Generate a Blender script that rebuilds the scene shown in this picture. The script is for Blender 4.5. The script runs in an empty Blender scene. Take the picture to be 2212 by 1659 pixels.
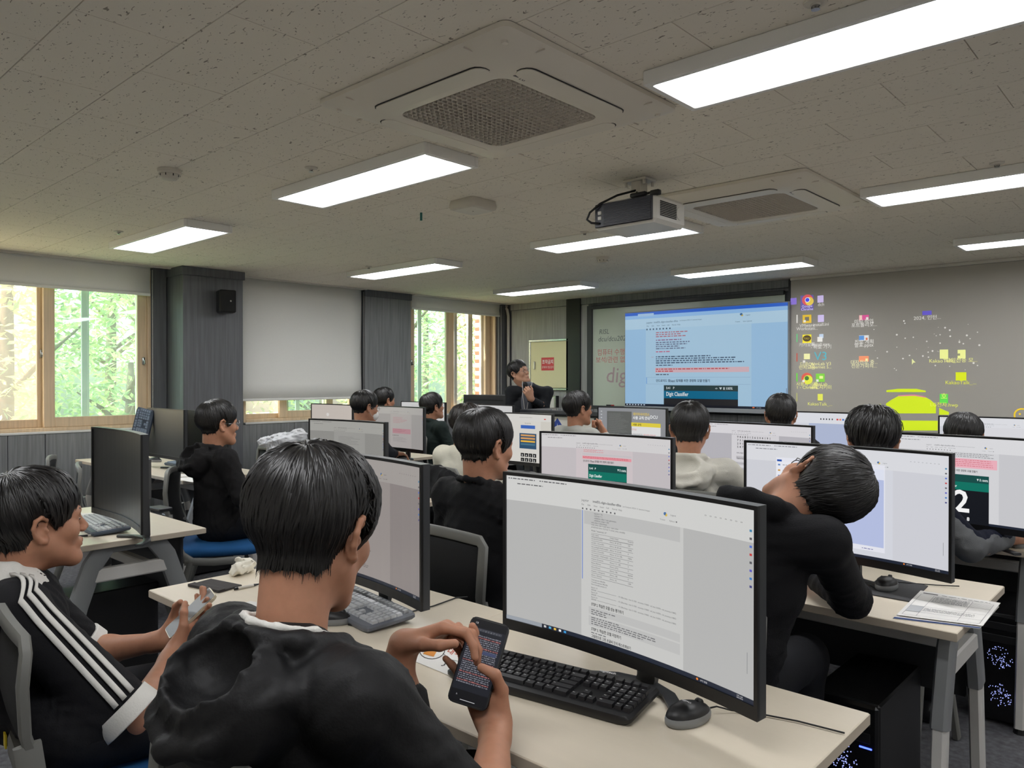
import bpy, bmesh, math, random
import numpy as np
from mathutils import Vector, Matrix, Euler

# ------------------------------------------------------------------ camera, world, sun, exposure
SC = bpy.context.scene
COL = SC.collection
F, CX, HY, CZ, YAW = 1650.0, 1106.0, 820.0, 1.38, math.radians(42.5)
cam = bpy.data.cameras.new('camera'); camo = bpy.data.objects.new('camera', cam)
COL.objects.link(camo)
camo.location = (0, 0, CZ)
camo.rotation_euler = (math.radians(90) - math.atan((829.5 - HY) / F), 0, YAW)
cam.sensor_width = 36.0; cam.lens = F / 2212 * 36.0; cam.clip_start = 0.05; cam.clip_end = 200
SC.camera = camo
SC.view_settings.view_transform = 'Standard'; SC.view_settings.look = 'None'
SC.view_settings.exposure = 0.0; SC.view_settings.gamma = 1.0
SC.view_settings.use_curve_mapping = False
SC.cycles.use_denoising = True
SC.cycles.max_bounces = 8; SC.cycles.diffuse_bounces = 4; SC.cycles.glossy_bounces = 3
SC.cycles.transparent_max_bounces = 12
SC.cycles.sample_clamp_indirect = 4.0
SC.cycles.caustics_reflective = False; SC.cycles.caustics_refractive = False

world = bpy.data.worlds.new('sky'); SC.world = world; world.use_nodes = True
wn = world.node_tree.nodes; wl = world.node_tree.links
wn.clear()
wo = wn.new('ShaderNodeOutputWorld'); wb = wn.new('ShaderNodeBackground')
sky = wn.new('ShaderNodeTexSky'); sky.sky_type = 'NISHITA'; sky.sun_disc = False
sky.sun_elevation = math.radians(50); sky.sun_rotation = math.radians(200); sky.air_density = 1.2; sky.dust_density = 2.5
wl.new(sky.outputs[0], wb.inputs[0]); wl.new(wb.outputs[0], wo.inputs[0])
wb.inputs[1].default_value = 1.0
sun = bpy.data.lights.new('sun', 'SUN'); suno = bpy.data.objects.new('sun', sun); COL.objects.link(suno)
sun.energy = 12.0; sun.angle = math.radians(0.6); sun.color = (1.0, 0.95, 0.84)
suno.location = (-12, -6, 12)
# high sun along the facade, just grazing the sills
suno.rotation_euler = Vector((0.20, 0.60, -1.0)).to_track_quat('-Z', 'Y').to_euler()
PANEL_STRENGTH = 15.0
SCREEN_GAIN = 0.80

# ------------------------------------------------------------------ pixel helpers (2212 x 1659 frame)
FWX, FWY = -math.sin(YAW), math.cos(YAW)
RTX, RTY = math.cos(YAW), math.sin(YAW)
def ray(u, v=HY):
    a = (u - CX) / F; b = (HY - v) / F
    return (FWX + a * RTX, FWY + a * RTY, b)
def atz(u, v, z):
    r = ray(u, v); t = (z - CZ) / r[2]; return Vector((r[0] * t, r[1] * t, z))
def atx(u, v, x):
    r = ray(u, v); t = x / r[0]; return Vector((x, r[1] * t, CZ + r[2] * t))
def aty(u, v, y):
    r = ray(u, v); t = y / r[1]; return Vector((r[0] * t, y, CZ + r[2] * t))
def atd(u, v, d):
    r = ray(u, v); return Vector((r[0] * d, r[1] * d, CZ + r[2] * d))
def fit(ul, ur, vt, W, deg):
    a = ray(ul); b = ray(ur); c = math.cos(math.radians(deg)) * W; s = math.sin(math.radians(deg)) * W
    det = b[0] * (-a[1]) + a[0] * b[1]
    dr = (c * (-a[1]) + a[0] * s) / det; dl = (b[0] * s - b[1] * c) / det
    return ((a[0] * dl + b[0] * dr) / 2, (a[1] * dl + b[1] * dr) / 2, CZ - (vt - HY) * (dl + dr) / 2 / F)

# ------------------------------------------------------------------ materials
def lin(c):
    c = c / 255.0
    return c / 12.92 if c <= 0.04045 else ((c + 0.055) / 1.055) ** 2.4
def rgb(r, g, b): return (lin(r), lin(g), lin(b), 1.0)
MATS = {}
def mat(name, col=(128, 128, 128), rough=0.6, metal=0.0, spec=0.5, noise=None, bump=None, emit=None, estr=0.0, sheen=0.0, sss=0.0, coat=0.0):
    """noise=(scale xyz, amount, object/world) : grain of the colour; bump=(scale xyz, strength)"""
    if name in MATS: return MATS[name]
    m = bpy.data.materials.new(name); m.use_nodes = True
    nt = m.node_tree; n = nt.nodes; l = nt.links
    p = n['Principled BSDF']
    c = rgb(*col)
    p.inputs['Base Color'].default_value = c
    p.inputs['Roughness'].default_value = rough; p.inputs['Metallic'].default_value = metal
    p.inputs['Specular IOR Level'].default_value = spec
    if sheen: p.inputs['Sheen Weight'].default_value = sheen
    if coat: p.inputs['Coat Weight'].default_value = coat; p.inputs['Coat Roughness'].default_value = 0.1
    if sss:
        p.inputs['Subsurface Weight'].default_value = sss
        p.inputs['Subsurface Radius'].default_value = (1.0, 0.35, 0.2); p.inputs['Subsurface Scale'].default_value = 0.006
    if emit is not None:
        p.inputs['Emission Color'].default_value = rgb(*emit); p.inputs['Emission Strength'].default_value = estr
    def coords(sc, world=False):
        mp = n.new('ShaderNodeMapping'); mp.inputs['Scale'].default_value = sc
        if world:
            g = n.new('ShaderNodeNewGeometry'); l.new(g.outputs['Position'], mp.inputs[0])
        else:
            t = n.new('ShaderNodeTexCoord'); l.new(t.outputs['Object'], mp.inputs[0])
        return mp
    if noise:
        sc, amt = noise[0], noise[1]
        mp = coords(sc, len(noise) > 2 and noise[2])
        tx = n.new('ShaderNodeTexNoise'); tx.inputs['Scale'].default_value = 1.0; tx.inputs['Detail'].default_value = 4
        l.new(mp.outputs[0], tx.inputs['Vector'])
        mx = n.new('ShaderNodeMix'); mx.data_type = 'RGBA'
        mr = n.new('ShaderNodeMapRange'); mr.inputs[1].default_value = 0.3; mr.inputs[2].default_value = 0.7
        l.new(tx.outputs[0], mr.inputs[0]); l.new(mr.outputs[0], mx.inputs[0])
        mx.inputs[6].default_value = tuple(x * (1 - amt) for x in c[:3]) + (1,)
        mx.inputs[7].default_value = tuple(min(1, x * (1 + amt)) for x in c[:3]) + (1,)
        l.new(mx.outputs[2], p.inputs['Base Color'])
    if bump:
        mp = coords(bump[0], len(bump) > 2 and bump[2])
        tx = n.new('ShaderNodeTexNoise'); tx.inputs['Scale'].default_value = 1.0; tx.inputs['Detail'].default_value = 3
        l.new(mp.outputs[0], tx.inputs['Vector'])
        b = n.new('ShaderNodeBump'); b.inputs['Strength'].default_value = bump[1]; b.inputs['Distance'].default_value = 0.004
        l.new(tx.outputs[0], b.inputs['Height']); l.new(b.outputs[0], p.inputs['Normal'])
    MATS[name] = m
    return m
def emit_mat(r, g, b, gain=1.0):
    """a lit picture element of a display"""
    k = 'display_%d_%d_%d_%.2f' % (r, g, b, gain)
    if k in MATS: return MATS[k]
    m = mat(k, (int(r * .12), int(g * .12), int(b * .12)), 0.32, spec=0.35, emit=(r, g, b), estr=gain)
    return m

def glass_mat(name, tint, haze=0.0, refl=0.08):
    if name in MATS: return MATS[name]
    m = bpy.data.materials.new(name); m.use_nodes = True; n = m.node_tree.nodes; l = m.node_tree.links; n.clear()
    o = n.new('ShaderNodeOutputMaterial'); t = n.new('ShaderNodeBsdfTransparent'); g = n.new('ShaderNodeBsdfGlossy')
    t.inputs[0].default_value = tint + (1,); g.inputs['Roughness'].default_value = 0.02
    mx = n.new('ShaderNodeMixShader'); lw = n.new('ShaderNodeLayerWeight'); pw = n.new('ShaderNodeMath'); pw.operation = 'POWER'; pw.inputs[1].default_value = 5; ma = n.new('ShaderNodeMath'); ma.operation = 'MULTIPLY_ADD'; ma.inputs[1].default_value = .9; ma.inputs[2].default_value = .05
    l.new(lw.outputs['Facing'], pw.inputs[0]); l.new(pw.outputs[0], ma.inputs[0]); l.new(ma.outputs[0], mx.inputs[0])
    l.new(t.outputs[0], mx.inputs[1]); l.new(g.outputs[0], mx.inputs[2])
    last = mx
    if haze:
        tr = n.new('ShaderNodeBsdfTranslucent'); tr.inputs[0].default_value = (1, .97, .9, 1)
        m2 = n.new('ShaderNodeMixShader'); m2.inputs[0].default_value = haze
        l.new(mx.outputs[0], m2.inputs[1]); l.new(tr.outputs[0], m2.inputs[2]); last = m2
    l.new(last.outputs[0], o.inputs[0]); MATS[name] = m
    return m

def ceiling_tile_mat():
    m = mat('mineral_tile', (236, 230, 218), 0.85, spec=0.2)
    n = m.node_tree.nodes; l = m.node_tree.links; p = n['Principled BSDF']
    g = n.new('ShaderNodeNewGeometry')
    cols = None
    prev = None
    for sc, lo, hi, det, dist in (((36, 80, 1), 0.70, 0.73, 1, 0.9), ((70, 120, 1), 0.72, 0.75, 1, 0.5)):
        mp = n.new('ShaderNodeMapping'); mp.inputs['Scale'].default_value = sc; l.new(g.outputs['Position'], mp.inputs[0])
        tx = n.new('ShaderNodeTexNoise'); tx.inputs['Scale'].default_value = 1; tx.inputs['Detail'].default_value = det
        tx.inputs['Distortion'].default_value = dist
        l.new(mp.outputs[0], tx.inputs['Vector'])
        mr = n.new('ShaderNodeMapRange'); mr.inputs[1].default_value = lo; mr.inputs[2].default_value = hi
        l.new(tx.outputs[0], mr.inputs[0])
        if prev is None: prev = mr.outputs[0]
        else:
            mm = n.new('ShaderNodeMath'); mm.operation = 'MAXIMUM'; l.new(prev, mm.inputs[0]); l.new(mr.outputs[0], mm.inputs[1]); prev = mm.outputs[0]
    mx = n.new('ShaderNodeMix'); mx.data_type = 'RGBA'; l.new(prev, mx.inputs[0])
    mx.inputs[6].default_value = rgb(236, 230, 218); mx.inputs[7].default_value = rgb(150, 143, 132)
    l.new(mx.outputs[2], p.inputs['Base Color'])
    return m

# ------------------------------------------------------------------ mesh builder
class MB:
    def __init__(s): s.v = []; s.f = []; s.mi = []; s.m = 0
    def add(s, vs, fs, M=None):
        b = len(s.v)
        if M is not None: vs = [M @ Vector(p) for p in vs]
        s.v += [tuple(p) for p in vs]; s.f += [tuple(i + b for i in f) for f in fs]; s.mi += [s.m] * len(fs)
        return s
    def box(s, x0, x1, y0, y1, z0, z1, M=None):
        vs = [(x, y, z) for x in (x0, x1) for y in (y0, y1) for z in (z0, z1)]
        fs = [(0, 1, 3, 2), (4, 6, 7, 5), (0, 4, 5, 1), (2, 3, 7, 6), (0, 2, 6, 4), (1, 5, 7, 3)]
        return s.add(vs, fs, M)
    def rbox(s, x0, x1, y0, y1, z0, z1, b=0.004, M=None):
        """box with chamfered edges"""
        X, Y, Z = (x0, x1), (y0, y1), (z0, z1); vs = []; idx = {}
        for i in (0, 1):
            for j in (0, 1):
                for k in (0, 1):
                    for a in range(3):
                        p = [X[i] + (b if i == 0 else -b), Y[j] + (b if j == 0 else -b), Z[k] + (b if k == 0 else -b)]
                        p[a] = (X[i], Y[j], Z[k])[a]
                        idx[i, j, k, a] = len(vs); vs.append(p)
        fs = []
        for i in (0, 1):
            q = [idx[i, 0, 0, 0], idx[i, 1, 0, 0], idx[i, 1, 1, 0], idx[i, 0, 1, 0]]; fs.append(q if i else q[::-1])
            q = [idx[0, i, 0, 1], idx[0, i, 1, 1], idx[1, i, 1, 1], idx[1, i, 0, 1]]; fs.append(q if i else q[::-1])
            q = [idx[0, 0, i, 2], idx[1, 0, i, 2], idx[1, 1, i, 2], idx[0, 1, i, 2]]; fs.append(q if i else q[::-1])
        for i in (0, 1):
            for j in (0, 1):
                q = [idx[i, j, 0, 0], idx[i, j, 1, 0], idx[i, j, 1, 1], idx[i, j, 0, 1]]; fs.append(q if (i ^ j) else q[::-1])
                q = [idx[i, 0, j, 0], idx[i, 1, j, 0], idx[i, 1, j, 2], idx[i, 0, j, 2]]; fs.append(q[::-1] if (i ^ j) else q)
                q = [idx[0, i, j, 1], idx[1, i, j, 1], idx[1, i, j, 2], idx[0, i, j, 2]]; fs.append(q if (i ^ j) else q[::-1])
                for k in (0, 1):
                    q = [idx[i, j, k, 0], idx[i, j, k, 1], idx[i, j, k, 2]]; fs.append(q if (i ^ j ^ k) else q[::-1])
        return s.add(vs, fs, M)
    def cyl(s, a, b, ra, rb=None, n=12, cap=True, M=None):
        rb = ra if rb is None else rb
        a = Vector(a); b = Vector(b); d = (b - a).normalized()
        u = d.orthogonal().normalized(); w = d.cross(u); vs = []; fs = []
        for c, r in ((a, ra), (b, rb)):
            for i in range(n):
                t = 2 * math.pi * i / n; vs.append(c + (u * math.cos(t) + w * math.sin(t)) * r)
        for i in range(n): fs.append((i, (i + 1) % n, n + (i + 1) % n, n + i))
        if cap: fs.append(tuple(range(n))[::-1]); fs.append(tuple(range(n, 2 * n)))
        return s.add(vs, fs, M)
    def tube(s, pts, r, n=8, closed=False, flat=None, up=None, M=None):
        """swept tube; flat=(w,t): flat rectangular-ish section, up: reference direction of t"""
        P = [Vector(p) for p in pts]; N = len(P); vs = []; fs = []; u = None
        for i in range(N):
            if closed: t = P[(i + 1) % N] - P[i - 1]
            else: t = P[min(i + 1, N - 1)] - P[max(i - 1, 0)]
            t = t.normalized() if t.length > 1e-9 else Vector((0, 0, 1))
            if up is not None:
                u = Vector(up); u = (u - t * u.dot(t))
                u = u.normalized() if u.length > 1e-6 else t.orthogonal().normalized()
            elif u is None: u = t.orthogonal().normalized()
            else:
                u = (u - t * u.dot(t)).normalized()
            w = t.cross(u)
            rr = r[i] if isinstance(r, (list, tuple)) else r
            for k in range(n):
                a = 2 * math.pi * (k + 0.5) / n
                ca, sa = math.cos(a), math.sin(a)
                if flat:
                    e = 0.5
                    ca = math.copysign(abs(ca) ** e, ca); sa = math.copysign(abs(sa) ** e, sa)
                    vs.append(P[i] + u * ca * flat[1] / 2 * rr + w * sa * flat[0] / 2 * rr)
                else: vs.append(P[i] + (u * ca + w * sa) * rr)
        R = N if closed else N - 1
        for i in range(R):
            for k in range(n):
                a = i * n + k; b = i * n + (k + 1) % n; c = ((i + 1) % N) * n + (k + 1) % n; d = ((i + 1) % N) * n + k
                fs.append((a, b, c, d))
        if not closed: fs.append(tuple(range(n))[::-1]); fs.append(tuple(range((N - 1) * n, N * n)))
        return s.add(vs, fs, M)
    def lathe(s, prof, n=20, M=None):
        """prof: list (r,z) revolved about z"""
        vs = []; fs = []
        for r, z in prof:
            for i in range(n):
                t = 2 * math.pi * i / n; vs.append((r * math.cos(t), r * math.sin(t), z))
        for j in range(len(prof) - 1):
            for i in range(n): fs.append((j * n + i, j * n + (i + 1) % n, (j + 1) * n + (i + 1) % n, (j + 1) * n + i))
        fs.append(tuple(range(n))[::-1]); fs.append(tuple(range((len(prof) - 1) * n, len(prof) * n)))
        return s.add(vs, fs, M)
    def prism(s, poly, h0, h1, M=None):
        """poly in xy extruded z h0..h1"""
        n = len(poly); vs = [(x, y, h0) for x, y in poly] + [(x, y, h1) for x, y in poly]
        fs = [tuple(range(n))[::-1], tuple(range(n, 2 * n))] + [(i, (i + 1) % n, n + (i + 1) % n, n + i) for i in range(n)]
        return s.add(vs, fs, M)
    def grid(s, P, M=None, close=False):
        """P: rows of points"""
        R, C = len(P), len(P[0]); vs = [p for row in P for p in row]
        fs = [(i * C + j, i * C + (j + 1) % C, (i + 1) * C + (j + 1) % C, (i + 1) * C + j) for i in range(R - 1) for j in range(C if close else C - 1)]
        return s.add(vs, fs, M)
    def mesh(s, name, mats, smooth=False):
        me = bpy.data.meshes.new(name); me.from_pydata(s.v, [], s.f)
        mats = mats if isinstance(mats, (list, tuple)) else [mats]
        for m in mats: me.materials.append(m)
        if len(mats) > 1: me.polygons.foreach_set('material_index', s.mi)
        if smooth:
            me.polygons.foreach_set('use_smooth', [True] * len(me.polygons))
        me.update()
        return me
    def build(s, name, mats, parent=None, smooth=False, loc=None, rz=None):
        return link(name, s.mesh(name, mats, smooth), parent, loc, rz)
def link(name, me, parent=None, loc=None, rz=None, mw=None):
    o = bpy.data.objects.new(name, me); COL.objects.link(o)
    if parent is not None: o.parent = parent
    if mw is not None: o.matrix_local = mw
    if loc is not None: o.location = loc
    if rz is not None: o.rotation_euler = (0, 0, rz)
    return o
def auto_smooth(o, deg=35):
    me = o.data
    me.polygons.foreach_set('use_smooth', [True] * len(me.polygons))
    try: me.set_sharp_from_angle(angle=math.radians(deg))
    except Exception: pass
    return o
def tag(o, label=None, cat=None, group=None, kind=None):
    if label: o['label'] = label
    if cat: o['category'] = cat
    if group: o['group'] = group
    if kind: o['kind'] = kind
    return o
def thing(name, label, cat, loc=(0, 0, 0), rz=0.0, group=None):
    o = bpy.data.objects.new(name, None); COL.objects.link(o); o.location = loc; o.rotation_euler = (0, 0, rz)
    o.empty_display_size = 0.05
    return tag(o, label, cat, group)
def struct(o): o['kind'] = 'structure'; return o
def copy_tree(o, parent=None):
    c = o.copy(); COL.objects.link(c)
    if parent is not None: c.parent = parent
    for ch in list(o.children): copy_tree(ch, c)
    return c
def Rz(a): return Matrix.Rotation(a, 4, 'Z')
def T(x, y, z): return Matrix.Translation((x, y, z))

# ------------------------------------------------------------------ lettering
TXT = {}; TXO = {}
def text_geo(string, bold=False):
    """unit-size lettering as (verts, faces, width)"""
    k = (string, bold)
    if k in TXT: return TXT[k]
    if 'ob' not in TXO:
        cu = bpy.data.curves.new('t', 'FONT'); cu.size = 1.0; cu.resolution_u = 2; TXO['ob'] = bpy.data.objects.new('t', cu)
    ob = TXO['ob']; cu = ob.data; cu.body = string; cu.offset = 0.018 if bold else 0.0
    me = bpy.data.meshes.new_from_object(ob)
    vs = [tuple(v.co) for v in me.vertices]; fs = [tuple(p.vertices) for p in me.polygons]
    w = max([v[0] for v in vs], default=0)
    bpy.data.meshes.remove(me)
    TXT[k] = (vs, fs, w)
    return TXT[k]

class Canvas:
    """flat picture made of coloured shapes; x right, y up, layered along local depth. mapped by a function (x,y,layer)->xyz"""
    def __init__(s, mapf, step=None, gain=SCREEN_GAIN, matf=None):
        s.mb = MB(); s.mats = []; s.key = {}; s.mapf = mapf; s.step = step; s.gain = gain; s.matf = matf; s.rng = random.Random(5)
    def _m(s, col):
        if col not in s.key:
            s.key[col] = len(s.mats); s.mats.append(s.matf(col) if s.matf else emit_mat(*col, gain=s.gain))
        s.mb.m = s.key[col]
    def rect(s, x0, y0, x1, y1, col, L=1):
        s._m(col); n = max(1, int(math.ceil(abs(x1 - x0) / s.step))) if s.step else 1
        lo = [s.mapf(x0 + (x1 - x0) * i / n, y0, L) for i in range(n + 1)]; hi = [s.mapf(x0 + (x1 - x0) * i / n, y1, L) for i in range(n + 1)]
        s.mb.grid([lo, hi])
    def poly(s, pts, col, L=1):
        s._m(col); s.mb.add([s.mapf(x, y, L) for x, y in pts], [tuple(range(len(pts)))])
    def disc(s, x, y, r, col, L=1, n=14, ry=None):
        s.poly([(x + r * math.cos(2 * math.pi * i / n), y + (ry or r) * math.sin(2 * math.pi * i / n)) for i in range(n)], col, L)
    def ring(s, x, y, r, w, col, L=1, n=18):
        s._m(col)
        a = [[s.mapf(x + q * math.cos(2 * math.pi * i / n), y + q * math.sin(2 * math.pi * i / n), L) for i in range(n)] for q in (r - w, r)]
        s.mb.grid(a, close=True)
    def text(s, x, y, string, size, col, L=2, bold=False, align='l', maxw=None, slant=0.0):
        vs, fs, w = text_geo(string, bold); k = size; kx = size
        if maxw and w * k > maxw: kx = maxw / w
        if align == 'c': x -= w * kx / 2
        if align == 'r': x -= w * kx
        s._m(col); s.mb.add([s.mapf(x + (p[0] + slant * p[1]) * kx, y + p[1] * k, L) for p in vs], fs)
    def line(s, pts, w, col, L=2):
        s._m(col)
        for (xa, ya), (xb, yb) in zip(pts, pts[1:]):
            d = math.hypot(xb - xa, yb - ya) or 1e-6; nx, ny = -(yb - ya) / d * w / 2, (xb - xa) / d * w / 2
            s.mb.add([s.mapf(xa + nx, ya + ny, L), s.mapf(xa - nx, ya - ny, L), s.mapf(xb - nx, yb - ny, L), s.mapf(xb + nx, yb + ny, L)], [(0, 1, 2, 3)])
    def scribble(s, x, y, w, size, col, L=2, fill=0.8):
        """a line of print too small to read: word-long dashes"""
        e = x + w
        while x < e - size * .3:
            ww = min(size * s.rng.uniform(.5, 3.2), e - x); h = size * s.rng.uniform(.38, .55)
            s.rect(x, y, x + ww, y + h, col, L); x += ww + size * s.rng.uniform(.3, .7) / fill
    def build(s, name, parent):
        return s.mb.build(name, s.mats, parent)
# ------------------------------------------------------------------ the room shell
ZC = 2.41; XW = -7.2; YF = 7.75; XR = 2.7; YB = -1.3
m_wall = mat('grey_wood_film', (126, 128, 130), 0.42, noise=((55, 55, 2.2), 0.22, True), bump=((70, 70, 3), 0.12, True))
m_wall2 = mat('dark_grey_film', (92, 94, 98), 0.45, noise=((55, 55, 2.2), 0.2, True))
m_front = mat('light_grey_film', (150, 150, 148), 0.5, noise=((55, 55, 2.2), 0.16, True))
m_black = mat('black_strip', (24, 25, 28), 0.4)
m_white = mat('white_paint', (214, 210, 202), 0.5)
m_offwhite = mat('offwhite_plastic', (205, 200, 190), 0.42)
m_floor = mat('carpet', (92, 92, 96), 0.95, noise=((40, 40, 40), 0.35, True), bump=((300, 300, 300), 0.5, True))
m_wood = mat('beige_wood_grain', (212, 188, 156), 0.45, noise=((60, 60, 2.5), 0.12, True))
m_alu = mat('white_aluminium', (214, 214, 212), 0.4)
m_steel = mat('steel', (170, 172, 174), 0.25, metal=1.0)
m_plasterback = mat('plaster', (220, 216, 208), 0.8)
m_joint = mat('tile_joint', (110, 104, 95), 0.9)

struct(MB().box(XW - .3, XR + .2, YB - .2, YF + .3, -0.1, 0).build('floor', m_floor))
ceil = struct(MB().box(XW - .05, XR + .2, YB - .2, YF + .2, ZC + .006, ZC + .15).build('ceiling', m_joint))
struct(MB().box(XR, XR + .2, YB - .2, YF + .2, 0, ZC + .1).build('wall_right', m_plasterback))
struct(MB().box(XW, XR, YB - .2, YB, 0, ZC + .1).build('wall_back', m_plasterback))

# mineral ceiling tiles, 300 x 600, running bond
TX, TY = 0.594, 0.297
def tile_bm(mb=None, x=0, y=0):
    mb = mb or MB(); a, b, c = TX / 2 - .0007, TY / 2 - .0007, .0013
    lo = [(x - a + c, y - b + c, 0), (x + a - c, y - b + c, 0), (x + a - c, y + b - c, 0), (x - a + c, y + b - c, 0)]
    hi = [(x - a, y - b, .007), (x + a, y - b, .007), (x + a, y + b, .007), (x - a, y + b, .007)]
    return mb.add(lo + hi, [(3, 2, 1, 0), (0, 1, 5, 4), (1, 2, 6, 5), (2, 3, 7, 6), (3, 0, 4, 7)])
m_tile = ceiling_tile_mat()
tile_me = tile_bm().mesh('ceiling_tile', m_tile)
tl = []
r0 = int(math.floor((YB - .748) / TY)); r1 = int(math.ceil((YF - .748) / TY))
for r in range(r0, r1 + 1):
    y = .748 + (r + .5) * TY
    off = -2.34 + (0 if r % 2 == 0 else -.297) + TX / 2
    k0 = int(math.floor((XW - off) / TX)); k1 = int(math.ceil((XR - off) / TX))
    for k in range(k0, k1 + 1):
        x = off + k * TX
        if x - TX / 2 > XR or x + TX / 2 < XW or y - TY / 2 > YF: continue
        d = x * FWX + y * FWY; lat = x * RTX + y * RTY
        vis = d > 1.6 and abs(lat) < d * .75
        tl.append((0 if vis else 1, d * d if d > 0 else 99, x, y))
tl.sort()
rest = MB()
for i, (nv, d, x, y) in enumerate(tl):
    if i < 300: link('ceiling_tile', tile_me, ceil, (x, y, ZC))
    else: tile_bm(rest, x, y)
o = rest.build('ceiling_tile_field', m_tile, ceil, loc=(0, 0, ZC)); o['kind'] = 'stuff'

# --- window wall -----------------------------------------------------------
SILL = .945
wl_ = struct(MB().box(XW - .25, XW - .02, YB - .2, YF + .2, 0, SILL - .02).build('wall_left', m_wall2))
mb = MB()
mb.box(XW - .25, XW - .02, YB - .2, YF + .2, 2.39, ZC + .1)
for a, b in ((YB - .2, 0.25), (2.95, 3.86), (5.29, 5.99), (7.57, YF + .2)): mb.box(XW - .25, XW - .02, a, b, SILL - .02, 2.39)
mb.build('window_pier', m_wall2, wl_)
# low panels under the sill, each a board
edges = [YB, -.4, .35, 1.10, 1.80, 2.07, 2.62, 3.08]; bd = []
for a, b in zip(edges, edges[1:]): bd.append((a, b))
for a, b in zip([3.67, 4.42, 4.62, 5.30, 6.0, 6.8], [4.42, 4.62, 5.30, 6.0, 6.8, 7.74]): bd.append((a, b))
for a, b in bd: MB().rbox(XW - .02, XW + .012, a + .002, b - .002, .06, SILL - .02, .003).build('wall_panel', m_wall, wl_)
MB().box(XW - .02, XW + .008, YB, YF, 0, .07).build('skirting', m_black, wl_)
for a, b in ((YB, 2.95), (3.86, 5.29), (5.99, 7.57)):
    MB().rbox(XW - .16, XW + .02, a, b, SILL - .02, SILL, .004).build('sill_board', m_alu, wl_)
# flush panels beside the windows
MB().rbox(XW - .02, XW + .06, 5.30, 5.985, SILL, ZC - .06, .003).build('wall_panel', m_wall, wl_)
MB().rbox(XW - .02, XW + .072, 5.295, 5.99, ZC - .075, ZC, .003).build('crown_band', m_wall2, wl_)
MB().rbox(XW - .02, XW + .01, 2.955, 3.08, 0, ZC, .003).build('wall_panel', m_wall2, wl_)
MB().rbox(XW - .02, XW + .02, 7.575, 7.74, 0, ZC, .003).build('wall_panel', m_wall2, wl_)
MB().rbox(XW - .02, XW + .06, 5.265, 5.295, SILL, ZC, .003).build('edge_strip', m_black, wl_)
# column
colm = struct(MB().rbox(XW, -6.86, 3.085, 3.665, 0, ZC - .075, .004).build('wall_column', m_wall2))
MB().rbox(XW, -6.845, 3.07, 3.68, ZC - .078, ZC, .004).build('crown_band', m_wall2, colm)

# --- windows ---------------------------------------------------------------
g_clear = glass_mat('clear_glass', (.97, .98, .97)); g_teal = glass_mat('teal_glass', (.74, .93, .87), 0.08); g_haze = glass_mat('hazy_glass', (.98, .95, .90), 0.13)
def sash(parent, y0, y1, z0, z1, x, st=.06, dep=.04, m=None, glass=None, rail=None):
    rail = rail or st; m = m or m_wood
    s = MB()
    s.rbox(x - dep / 2, x + dep / 2, y0, y0 + st, z0, z1, .004); s.rbox(x - dep / 2, x + dep / 2, y1 - st, y1, z0, z1, .004)
    s.rbox(x - dep / 2, x + dep / 2, y0 + st, y1 - st, z0, z0 + rail, .004); s.rbox(x - dep / 2, x + dep / 2, y0 + st, y1 - st, z1 - rail, z1, .004)
    o = s.build('sash_frame', m, parent)
    if glass: MB().box(x - .004, x + .004, y0 + st - .005, y1 - st + .005, z0 + rail - .005, z1 - rail + .005).build('pane', glass, o)
    return o
def frame(name, y0, y1, z0=SILL, z1=2.39):
    s = MB(); t = .03
    s.rbox(XW - .2, XW - .025, y0, y0 + t, z0, z1, .003); s.rbox(XW - .2, XW - .025, y1 - t, y1, z0, z1, .003)
    s.rbox(XW - .2, XW - .025, y0 + t, y1 - t, z0, z0 + t, .003); s.rbox(XW - .2, XW - .025, y0 + t, y1 - t, z1 - t, z1, .003)
    return struct(s.build(name, m_wood))
def catch(parent, x, y, z):
    c = MB(); c.rbox(x - .004, x + .012, y - .012, y + .012, z - .035, z + .035, .004); c.tube([(x + .01, y, z), (x + .03, y, z + .005), (x + .032, y, z - .03)], .006, 6)
    return c.build('window_catch', m_steel, parent, smooth=True)
w1 = frame('window_1', .25, 2.95)
s1 = sash(w1, 1.02, 2.105, SILL + .03, 2.36, XW - .12, .062, glass=g_haze, rail=.07)
s2 = sash(w1, 2.075, 2.92, SILL + .03, 2.36, XW - .06, .085, glass=g_teal, rail=.085)
s3 = sash(w1, .28, 1.09, SILL + .03, 2.36, XW - .06, .062, glass=g_clear, rail=.085)
catch(s1, XW - .095, 2.075, 1.60)
sash(w1, .26, 1.4, SILL + .03, 2.36, XW - .18, .04, .02, m_alu); sash(w1, 1.38, 2.46, SILL + .03, 2.36, XW - .18, .05, .02, m_alu, g_clear); sash(w1, 2.44, 2.92, SILL + .03, 2.36, XW - .20, .04, .02, m_alu)
catch(s2, XW - .035, 2.885, 1.55)
w2 = frame('window_2', 3.86, 5.29)
sash(w2, 3.89, 4.42, SILL + .03, 2.36, XW - .12, .035, glass=g_haze, rail=.05); sash(w2, 4.28, 4.94, SILL + .03, 2.36, XW - .06, .085, glass=g_teal, rail=.075)
sash(w2, 4.86, 5.26, SILL + .03, 2.36, XW - .12, .06, glass=g_clear, rail=.07)
sash(w2, 3.89, 4.6, SILL + .03, 2.36, XW - .18, .05, .02, m_alu)
w3 = frame('window_3', 5.99, 7.57)
s5 = sash(w3, 6.02, 6.13, SILL + .03, 2.36, XW - .13, .02, glass=None, rail=.06)
s6 = sash(w3, 6.04, 6.74, SILL + .03, 2.36, XW - .06, .085, glass=g_teal, rail=.07)
s7 = sash(w3, 6.77, 7.53, SILL + .03, 2.36, XW - .13, .085, glass=g_clear, rail=.07)
catch(s6, XW - .035, 6.07, 1.59)
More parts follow.
